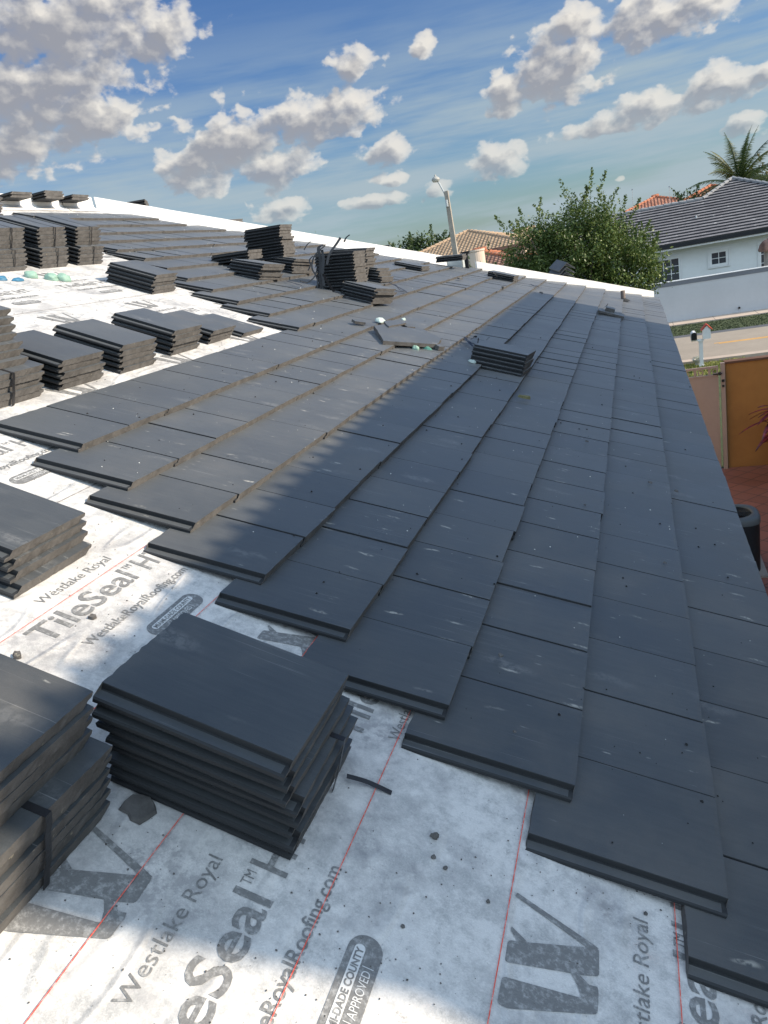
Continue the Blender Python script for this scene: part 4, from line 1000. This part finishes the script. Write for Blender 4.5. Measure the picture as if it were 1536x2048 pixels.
def palm():
    e = thing('palm_tree', 'coconut palm rising behind the grey tiled roof', 'palm tree', (7.6, 62, 0)); top = Vector((7.6, 62, 6.15)); rg = random.Random(5)
    mb = MB(); mb.tube([(7.6, 62, 0), (7.5, 62, 3.2), tuple(top)], [.20, .16, .14], 10); part('trunk', mb, BARK, e)
    FR = leaf_mat('palm_frond', (.035, .06, .018), (.11, .145, .045), (.28, .24, .10)); mb = MB(); tints = []
    for k in range(50):
        az = rg.uniform(0, 6.283); el = rg.uniform(-.35, 1.45); L = rg.uniform(3.0, 4.0); tn = rg.random() * (1 if el > 0 else .95) if el > -.1 else .95
        p = Vector(top); d = Vector((math.cos(az) * math.cos(el), math.sin(az) * math.cos(el), math.sin(el))); pts = [p.copy()]; n = 16
        for i in range(n):
            d.z -= .045 + .05 * (i / n); d.normalize(); p = p + d * (L / n); pts.append(p.copy())
        b = len(mb.f); mb.tube(pts, [.035 * (1 - i / (n + 1)) + .006 for i in range(n + 1)], 4)
        for i in range(2, n + 1):
            for s in (-1, 1):
                for jj in (0, .33, .66):
                    q = pts[i].lerp(pts[max(i - 1, 0)], jj); dd = (pts[i] - pts[i - 1]).normalized(); side = dd.cross(Vector((0, 0, 1)))
                    if side.length < .1: side = Vector((1, 0, 0))
                    side.normalize(); l = .72 * math.sin(math.pi * min(.97, (i / n) * .85 + .12)) * rg.uniform(.8, 1.1)
                    o1 = (side * s * .75 + dd * .55 + Vector((0, 0, -.35 - rg.random() * .3))).normalized() * l; w_ = dd * .030
                    mb.add([q - w_, q + w_, q + o1], [(0, 1, 2)])
        tints += [min(1, max(0, tn + rg.gauss(0, .08)))] * (len(mb.f) - b)
    me = mb.mesh('fronds'); add_tint(me, tints); o = link('fronds', me, None, [FR]); o.parent = e; o.matrix_parent_inverse = e.matrix_world.inverted()
palm()
def ti_plant():
    e = thing('red_leaf_plant', 'dark red leafed plant against the ochre wall', 'plant', (2.56, 14.7, 0)); rg = random.Random(2); mb = MB()
    m, t, p = new_mat('burgundy_leaf'); n = t.noise(t.node('ShaderNodeTexCoord').outputs['Object'], 9, 3)
    setp(t, p, col=t.mix(t.ramp(n, .35, .65), (.05, .008, .014), (.20, .02, .035)), rough=.4)
    for z0, k_ in ((.75, 14), (.95, 18), (1.18, 18), (1.36, 14)):
        cx, cy = 2.56 + rg.gauss(0, .04), 14.7
        for k in range(k_):
            a = rg.uniform(0, 6.28); el = rg.uniform(-.2, 1.1); L = rg.uniform(.34, .62); d = Vector((math.cos(a) * math.cos(el), math.sin(a) * math.cos(el), math.sin(el))); s = d.cross(Vector((0, 0, 1))).normalized()
            p0 = Vector((cx, cy, z0)); prev = None
            for i in range(7):
                f = i / 6; w_ = .045 * math.sin(math.pi * (f * .92 + .06)); c = p0 + d * L * f + Vector((0, 0, -.35 * L * f * f))
                ring = [c - s * w_, c + Vector((0, 0, -.012)), c + s * w_]
                if prev: mb.add(prev + ring, [(0, 1, 4, 3), (1, 2, 5, 4)])
                prev = ring
    part('leaves', mb, m, e)
    mb = MB(); mb.tube([(2.56, 14.7, 0), (2.55, 14.7, .7), (2.57, 14.7, 1.35)], .02, 6); part('stem', mb, BARK, e)
ti_plant()

# ------------------------------------------------------------------ mailbox, planter, lamp
def mailbox():
    e = thing('mailbox', 'twin mailbox, black box and white birdhouse with red roof on one post', 'mailbox', (2.2, 27.2, 0)); Y = 27.2
    mb = MB(); mb.box(2.135, 2.255, Y - .06, Y + .06, 0, .88); mb.box(2.11, 2.28, Y - .085, Y + .085, .86, .895); mb.box(2.115, 2.275, Y - .08, Y + .08, 0, .06); part('post', mb, PAINTW, e)
    mb = MB(); mb.box(1.90, 2.30, Y - .05, Y + .05, .895, .935); part('crossbar', mb, PAINTW, e)
    # rounded box, open end towards the house
    prof = [(-.09, 0)] + [(.09 * math.cos(math.pi - k / 10 * math.pi), .17 + .09 * math.sin(k / 10 * math.pi)) for k in range(11)] + [(.09, 0)]
    mb = MB(); n = len(prof); vs = [(1.98 + x, Y - .24, .955 + z) for x, z in prof] + [(1.98 + x, Y + .24, .955 + z) for x, z in prof]
    mb.add(vs, [(i, (i + 1) % n, n + (i + 1) % n, n + i) for i in range(n)] + [tuple(range(n, 2 * n))]); part('metal_box', mb, PAINTW, e)
    mb = MB(); mb.add([(1.98 + x * .93, Y - .232, .957 + z * .96) for x, z in prof], [tuple(range(n))[::-1]]); part('box_mouth', mb, BLACKM, e)
    mb = MB(); hp = [(2.265, .935), (2.505, .935), (2.505, 1.24), (2.385, 1.37), (2.265, 1.24)]; n = 5
    mb.add([(x, Y - .14, z) for x, z in hp] + [(x, Y + .14, z) for x, z in hp], [tuple(range(n))[::-1], tuple(range(n, 2 * n))] + [(i, (i + 1) % n, n + (i + 1) % n, n + i)[::1] for i in range(n)]); part('house_body', mb, PAINTW, e)
    mb = MB()
    for s in (-1, 1):
        a = Vector((2.385, 0, 1.405)); b = Vector((2.385 + s * .165, 0, 1.215)); nn = Vector((s * .75, 0, .65)) * .022
        vs = [Vector((p.x, yy, p.z)) + q for q in (Vector(), nn) for p in (a, b) for yy in (Y - .17, Y + .17)]
        mb.add(vs, [(0, 1, 3, 2), (4, 6, 7, 5), (0, 2, 6, 4), (1, 5, 7, 3), (0, 4, 5, 1), (2, 3, 7, 6)])
    part('house_roof', mb, REDP, e)
    p_ = thing('planter', 'small white fluted planter beside the mailbox post', 'planter', (2.12, 27.5, 0))
    mb = MB(); mb.lathe([(.09, 0), (.10, .04), (.07, .07), (.12, .12), (.17, .19), (.20, .22), (.16, .225), (.14, .18)], (2.10, 27.5, 0), 20); part('bowl', mb, simple_mat('old_white_stone', (.55, .54, .50), .8, .15, 8), p_, True)
    mb = MB(); rg = random.Random(3)
    for k in range(26):
        a = rg.uniform(0, 6.28); mb.tube([(2.10, 27.5, .16), (2.10 + math.cos(a) * .1, 27.5 + math.sin(a) * .1, .26 + rg.random() * .05), (2.10 + math.cos(a) * .19, 27.5 + math.sin(a) * .19, .22 + rg.random() * .05)], [.012, .010, .003], 4)
    part('succulent', mb, simple_mat('pale_succulent', (.42, .44, .36), .7), p_)
mailbox()
def lamp():
    e = thing('street_lamp', 'street lamp with small head on a tapered concrete pole', 'street lamp', (-6.6, 31, 0)); X, Y = -6.56, 31
    mb = MB(); mb.tube([(X + .02, Y, 0), (X, Y, 5), (X - .03, Y, 7.48)], [.17, .14, .105], 4); part('pole', mb, WOOD, e)
    mb = MB(); mb.tube([(X - .05, Y, 7.05), (X - .12, Y, 7.45), (X - .26, Y, 7.80), (X - .36, Y, 7.98)], .03, 8); part('arm', mb, ALU, e)
    mb = MB(); mb.lathe([(.0, .16), (.035, .155), (.04, .09), (.09, .07), (.15, .02), (.165, -.03), (.16, -.05)], (X - .38, Y, 8.0), 20); part('lamp_hood', mb, simple_mat('lamp_hood', (.35, .34, .31), .5), e, True)
    mb = MB(); mb.lathe([(.155, -.045), (.12, -.11), (.0, -.13)], (X - .38, Y, 8.0), 20); part('lamp_lens', mb, simple_mat('lens', (.65, .66, .62), .2), e, True)
    mb = MB(); mb.tube([(X - .05, Y - .1, 6.9), (X - .05, Y - .1, 7.15)], .05, 8); part('photocell_box', mb, ALU, e)
lamp()
for x, y, z1, lb in ((.48, 70, 7.45, 'thin antenna mast left of the first terracotta roof'), (3.36, 70, 7.1, 'thin antenna mast over the terracotta roofs')):
    e = thing('antenna_mast', lb, 'antenna', (x, y, 0), 'antenna masts'); mb = MB(); mb.tube([(x, y, 0), (x, y, z1)], .022, 5); part('mast', mb, ALU, e)
    mb = MB(); mb.box(x - .06, x + .06, y - .03, y + .03, z1, z1 + .1); part('mast_head', mb, ALU, e)

# ------------------------------------------------------------------ houses
def stepped(mb, e0, e1, t0, t1, n, step=.05, mi=0, und=True):
    """roof plane from eave e0-e1 up to top t0-t1 in n courses, each with a riser"""
    e0, e1, t0, t1 = map(Vector, (e0, e1, t0, t1)); up = Vector((0, 0, 1))
    for i in range(n):
        f0, f1 = i / n, (i + 1) / n
        a, b = e0.lerp(t0, f0), e1.lerp(t1, f0); c, d = e1.lerp(t1, f1), e0.lerp(t0, f1)
        mb.add([a + up * step, b + up * step, c + up * .004, d + up * .004], [(0, 1, 2, 3)], mi)
        mb.add([a, b, b + up * step, a + up * step], [(0, 1, 2, 3)], mi)
def hipped(root, x0, x1, y0, y1, ze, pitch, mat, n=16, step=.05, ridge_axis='x', caps=None, name='roof'):
    w_ = (y1 - y0) if ridge_axis == 'x' else (x1 - x0); h = w_ / 2 * math.tan(R(pitch)); zt = ze + h
    if ridge_axis == 'x': r0, r1 = (x0 + w_ / 2, (y0 + y1) / 2, zt), (x1 - w_ / 2, (y0 + y1) / 2, zt)
    else: r0, r1 = ((x0 + x1) / 2, y0 + w_ / 2, zt), ((x0 + x1) / 2, y1 - w_ / 2, zt)
    a, b, c, d = (x0, y0, ze), (x1, y0, ze), (x1, y1, ze), (x0, y1, ze); mb = MB()
    if ridge_axis == 'x': Q = ((a, b, r0, r1), (b, c, r1, r1), (c, d, r1, r0), (d, a, r0, r0))
    else: Q = ((a, b, r0, r0), (b, c, r0, r1), (c, d, r1, r1), (d, a, r1, r0))
    for q in Q: stepped(mb, *q, n, step)
    rf = part(name, mb, mat, root)
    if caps:
        mb = MB()
        for p, q in ((a, r0), (b, r0 if ridge_axis == 'y' else r1), (c, r1), (d, r0 if ridge_axis == 'x' else r1), (r0, r1)):
            p, q = Vector(p), Vector(q); L = (q - p).length; k = max(1, int(L / .38))
            for i in range(k):
                A_, B_ = p.lerp(q, i / k) + Vector((0, 0, .075)), p.lerp(q, (i + 1) / k) + Vector((0, 0, .045)); mb.tube([A_, B_], [.11, .09], 6)
        o = part('ridge_caps', mb, caps, root); o.parent = rf; o.matrix_parent_inverse = Matrix.Identity(4)
        o.matrix_parent_inverse = rf.matrix_world.inverted() if False else Matrix.Identity(4)
        o.parent_type = 'OBJECT'; bpy.context.view_layer.update(); o.matrix_world = Matrix.Identity(4)
    return r0, r1, zt
def window(root, x0, x1, z0, z1, y, nx, nz, frame=.09, shutter=True):
    """opening facing -y : recessed glass, frame, muntins, raised moulding"""
    mb = MB(); f = frame
    for a in ((x0, x0 + f, z0, z1), (x1 - f, x1, z0, z1), (x0 + f, x1 - f, z0, z0 + f), (x0 + f, x1 - f, z1 - f, z1)): mb.box(a[0], a[1], y - .045, y + .02, a[2], a[3])
    gx0, gx1, gz0, gz1 = x0 + f, x1 - f, z0 + f, z1 - f
    for i in range(1, nx): xx = gx0 + (gx1 - gx0) * i / nx; mb.box(xx - .018, xx + .018, y - .03, y + .015, gz0, gz1)
    for i in range(1, nz): zz = gz0 + (gz1 - gz0) * i / nz; mb.box(gx0, gx1, y - .028, y + .013, zz - .016, zz + .016)
    fr = part('window', mb, PAINTW, root)
    mb = MB(); mb.box(gx0, gx1, y - .010, y + .0, gz0, gz1); g_ = mb.build('pane', GLASS); g_.parent = fr
    bpy.context.view_layer.update(); g_.matrix_world = Matrix.Identity(4)
    m_ = MB(); o_ = .07; zl, zh = z0 - o_, z1 + o_; xl, xh = x0 - o_, x1 + o_
    for a in ((xl, x0 - .01, zl, zh), (x1 + .01, xh, zl, zh), (x0 - .01, x1 + .01, zl, z0 - .01), (x0 - .01, x1 + .01, z1 + .01, zh)): m_.box(a[0], a[1], y - .075, y + .02, a[2], a[3])
    s_ = m_.build('surround', PAINTW); s_.parent = fr; bpy.context.view_layer.update(); s_.matrix_world = Matrix.Identity(4)
def white_house():
    e = thing('white_house', 'white house with grey tiled roof behind the boundary wall', 'house', (8, 52, 0))
    mb = MB(); mb.box(-5.2, 12.0, 47.0, 54.4, 0, 3.28); part('wall', mb, simple_mat('bright_stucco', (.76, .77, .76), .85, .04, .6, .4, 50), e)
    # one front plane: long low ridge to the left, pyramid peak to the right
    T = math.tan(R(23.4)); ze = 3.46; n = 20; SM = 6.72; XL, XR = -6.0, 12.9
    def lb(q): return XL + q if q < 4.72 else 4.30 + (q - 4.72) * .93
    def rb(q): return XR - q * (XR - 6.15) / SM
    mb = MB()
    for i in range(n):
        s0, s1 = SM * i / n, SM * (i + 1) / n
        lo_ = max(s0 - .0, 0)
        l0, l1, r0, r1 = lb(s0 + .0001), lb(s1), rb(s0), rb(s1)
        if s0 < 4.72 <= s1: l1 = XL + 4.72
        z0, z1 = ze + s0 * T, ze + s1 * T
        mb.add([(l0, 46 + s0 - .03, z0 + .085), (r0, 46 + s0 - .03, z0 + .085), (r1, 46 + s1, z1 + .01), (l1, 46 + s1, z1 + .01)], [(0, 1, 2, 3)])
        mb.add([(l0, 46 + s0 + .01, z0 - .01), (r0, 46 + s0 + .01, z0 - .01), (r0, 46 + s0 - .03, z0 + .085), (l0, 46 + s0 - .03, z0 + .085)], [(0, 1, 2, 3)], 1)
    ya, yb = 46 + 4.72, 46 + SM; za, zb = ze + 4.72 * T, ze + SM * T
    mb.poly([(XL, 46, ze), (XL + 4.72, ya, za), (XL, ya + 4.72, ze)]); mb.poly([(XL, ya + 4.72, ze), (XL + 4.72, ya, za), (4.3, ya, za), (4.3, ya + 4.72, ze)])
    mb.poly([(4.3, ya, za), (6.15, yb, zb), (4.3, yb + 2, za)]); mb.poly([(XR, 46, ze), (6.15, yb, zb), (XR, yb + SM, ze)]); mb.poly([(XR, yb + SM, ze), (6.15, yb, zb), (4.3, yb + 2, za), (-.6, yb + SM, ze)])
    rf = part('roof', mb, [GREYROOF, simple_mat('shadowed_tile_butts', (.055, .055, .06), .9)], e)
    mb = MB(); PC = simple_mat('pale_ridge_caps', (.26, .26, .265), .8, .2, 4)
    for p, q in (((XL + 4.72, ya, za), (4.3, ya, za)), ((4.3, ya, za), (6.15, yb, zb)), ((6.15, yb, zb), (XR, 46, ze))):
        p, q = Vector(p), Vector(q); k = int((q - p).length / .4)
        for i in range(k):
            mb.tube([p.lerp(q, i / k) + Vector((0, 0, .10)), p.lerp(q, (i + 1) / k) + Vector((0, 0, .07))], [.10, .09], 6)
    rc = mb.build('ridge_caps', PC); rc.parent = rf; bpy.context.view_layer.update(); rc.matrix_world = Matrix.Identity(4)
    mb = MB(); mb.box(-5.98, 12.88, 46.00, 46.08, 3.26, 3.455); part('fascia', mb, DARKFASCIA, e)
    mb = MB(); mb.box(-5.9, 12.8, 46.08, 47.0, 3.27, 3.29); mb.box(-5.9, 12.8, 46.08, 46.12, 3.16, 3.27); part('soffit', mb, PAINTW, e)
    window(e, 4.22, 5.20, 1.86, 2.72, 47.0, 2, 2, .13)
    window(e, .9, 2.72, .95, 2.74, 47.0, 4, 4, .10)
    window(e, 6.74, 8.0, .6, 2.68, 47.0, 2, 4, .10)
    mb = MB()
    for x, z, y in ((3.75, 4.55, 48.45), (9.2, 6.0, 52.1)): mb.tube([(x, y, z - .2), (x, y, z + .16)], .05, 8)
    part('vent_pipes', mb, ALU, e)
white_house()
def canopy():
    e = thing('entry_pier', 'white pier with brown barrel tiled dome at the right edge', 'pier', (6.9, 41.2, 0))
    mb = MB(); mb.box(6.25, 7.6, 40.6, 41.9, 0, 2.65); part('pier_wall', mb, CREAM, e)
    mb = MB(); mb.lathe([(1.02, 2.60), (1.04, 2.68), (.98, 2.88), (.84, 3.05), (.6, 3.17), (.3, 3.24), (0, 3.26)], (6.95, 41.25, 0), 26); part('dome_roof', mb, BROWNROOF, e, True)
canopy()
def simple_house(name, label, x0, x1, y0, y1, ze, pitch, roofm, wallm, n=14, axis='x', wins=(), caps=None, inset=.5):
    e = thing(name, label, 'house', ((x0 + x1) / 2, (y0 + y1) / 2, 0)); bpy.context.view_layer.update()
    mb = MB(); mb.box(x0 + inset, x1 - inset, y0 + inset, y1 - inset, 0, ze - .02); part('wall', mb, wallm, e)
    mb = MB(); mb.box(x0 + .03, x1 - .03, y0 + .03, y1 - .03, ze - .2, ze - .01); part('fascia', mb, simple_mat('fascia_' + name, (.20, .12, .09), .7), e)
    hipped(e, x0, x1, y0, y1, ze, pitch, roofm, n=n, step=.06, ridge_axis=axis, caps=caps)
    for (a, b, c, d) in wins: window(e, a, b, c, d, y0 + inset, 2, 2)
    return e
TC = simple_mat('tan_caps', (.42, .30, .2), .8, .15, 5); RC = simple_mat('terracotta_caps', (.45, .17, .09), .8, .15, 5)
simple_house('tan_house', 'house with tan barrel tile hip roof left of the street lamp', -17.2, -6.6, 56.0, 66.5, 4.95, 17, TANROOF, CREAM, 14, wins=((-13, -11.6, 2.6, 3.9), (-10.6, -9.4, 2.6, 3.9)), caps=TC)
simple_house('tan_roofed_house', 'second tan and brown roofed house just behind the first', -13.6, -4.5, 66.8, 78, 4.75, 13.5, TANROOF, CREAM, 12, caps=TC)
simple_house('brown_roofed_house', 'low brown barrel tiled wing in front of the tan house', -13.6, -6.2, 50.2, 58.5, 3.85, 16, BROWNROOF, CREAM, 11, wins=((-11.5, -10.3, 1.2, 2.6),), caps=RC)
def turret():
    e = thing('turret', 'round cream turret with flat top beside the brown roofed wing', 'turret', (-9.2, 49.2, 0))
    mb = MB(); mb.lathe([(.62, 0), (.62, 4.95), (.66, 5.0), (.66, 5.1), (.5, 5.1), (.5, 5.0), (0, 5.0)], (-9.35, 49.6, 0), 28); part('turret_wall', mb, CREAM, e, False)
turret()
simple_house('terracotta_house', 'house with terracotta hip roof left of the palm, furthest left', -1.2, 6.2, 75, 83, 5.55, 18, TERRA, CREAM, 10, axis='x', caps=RC)
simple_house('orange_tiled_house', 'house with orange hip roof partly behind the grey roof', 2.7, 9.8, 63.6, 71, 5.25, 20, TERRA, CREAM, 10, axis='y', caps=RC)
# two storey neighbour on the sunny side: its scalloped eave throws the long shadow on our courses
def neighbour():
    Y0, Y1, ZE = 1.08, 12.40, 7.32
    XE = lambda y: 4.11 - .07 * min(y - Y0, 3.6)                # eave edge, very slightly out of parallel near the corner
    e = thing('neighbour_house', 'two storey ochre neighbour house with barrel tiled eave beyond the patio', 'house', (9, 7, 0))
    mb = MB(); mb.box(4.9, 14, Y0 + .5, Y1 - .5, 0, ZE - .12); part('wall', mb, STUCCO_O, e)
    mb = MB(); mb.box(4.9, 13, Y1 - .5, 15.5, 0, 3.1); part('porch', mb, STUCCO_O, e)
    mb = MB(); pl = [(XE(Y0) + .02, Y0 + .01), (5.6, 1.38), (14.5, 1.40), (14.5, Y1), (XE(Y1) + .05, Y1), (XE(4.8) + .05, 4.8)]; mb.prism(pl, ZE - .16, ZE - .03); part('eave', mb, PAINTW, e)
    mb = MB(); y = Y0 + .05; tnp = math.tan(R(18))
    while y < Y1 - .03:
        run = max(.3, min(5.2, (y - Y0), (Y1 - y)))
        mb.tube([(XE(y) - .018, y, ZE + .012), (XE(y) - .018 + run, y, ZE + .012 + run * tnp)], .024, 7); y += .148
    x0 = XE(6) + .02
    mb.poly([(XE(Y0), Y0, ZE), (x0, 4.8, ZE), (x0, Y1, ZE), (x0 + 5.4, Y1 - 5.4, ZE + 5.4 * tnp), (x0 + 5.4, Y0 + 5.4, ZE + 5.4 * tnp)]); mb.poly([(x0, Y1, ZE), (14.5, Y1, ZE), (x0 + 5.4, Y1 - 5.4, ZE + 5.4 * tnp)]); mb.poly([(XE(Y0), Y0, ZE), (x0 + 5.4, Y0 + 5.4, ZE + 5.4 * tnp), (14.5, 1.42, ZE), (5.6, 1.40, ZE)])
    part('roof', mb, TERRA, e)
    for y in (3, 6, 9):
        mb = MB(); mb.box(4.86, 4.9, y, y + 1.2, 4.2, 5.6); part('window', mb, GLASS, e)
neighbour()
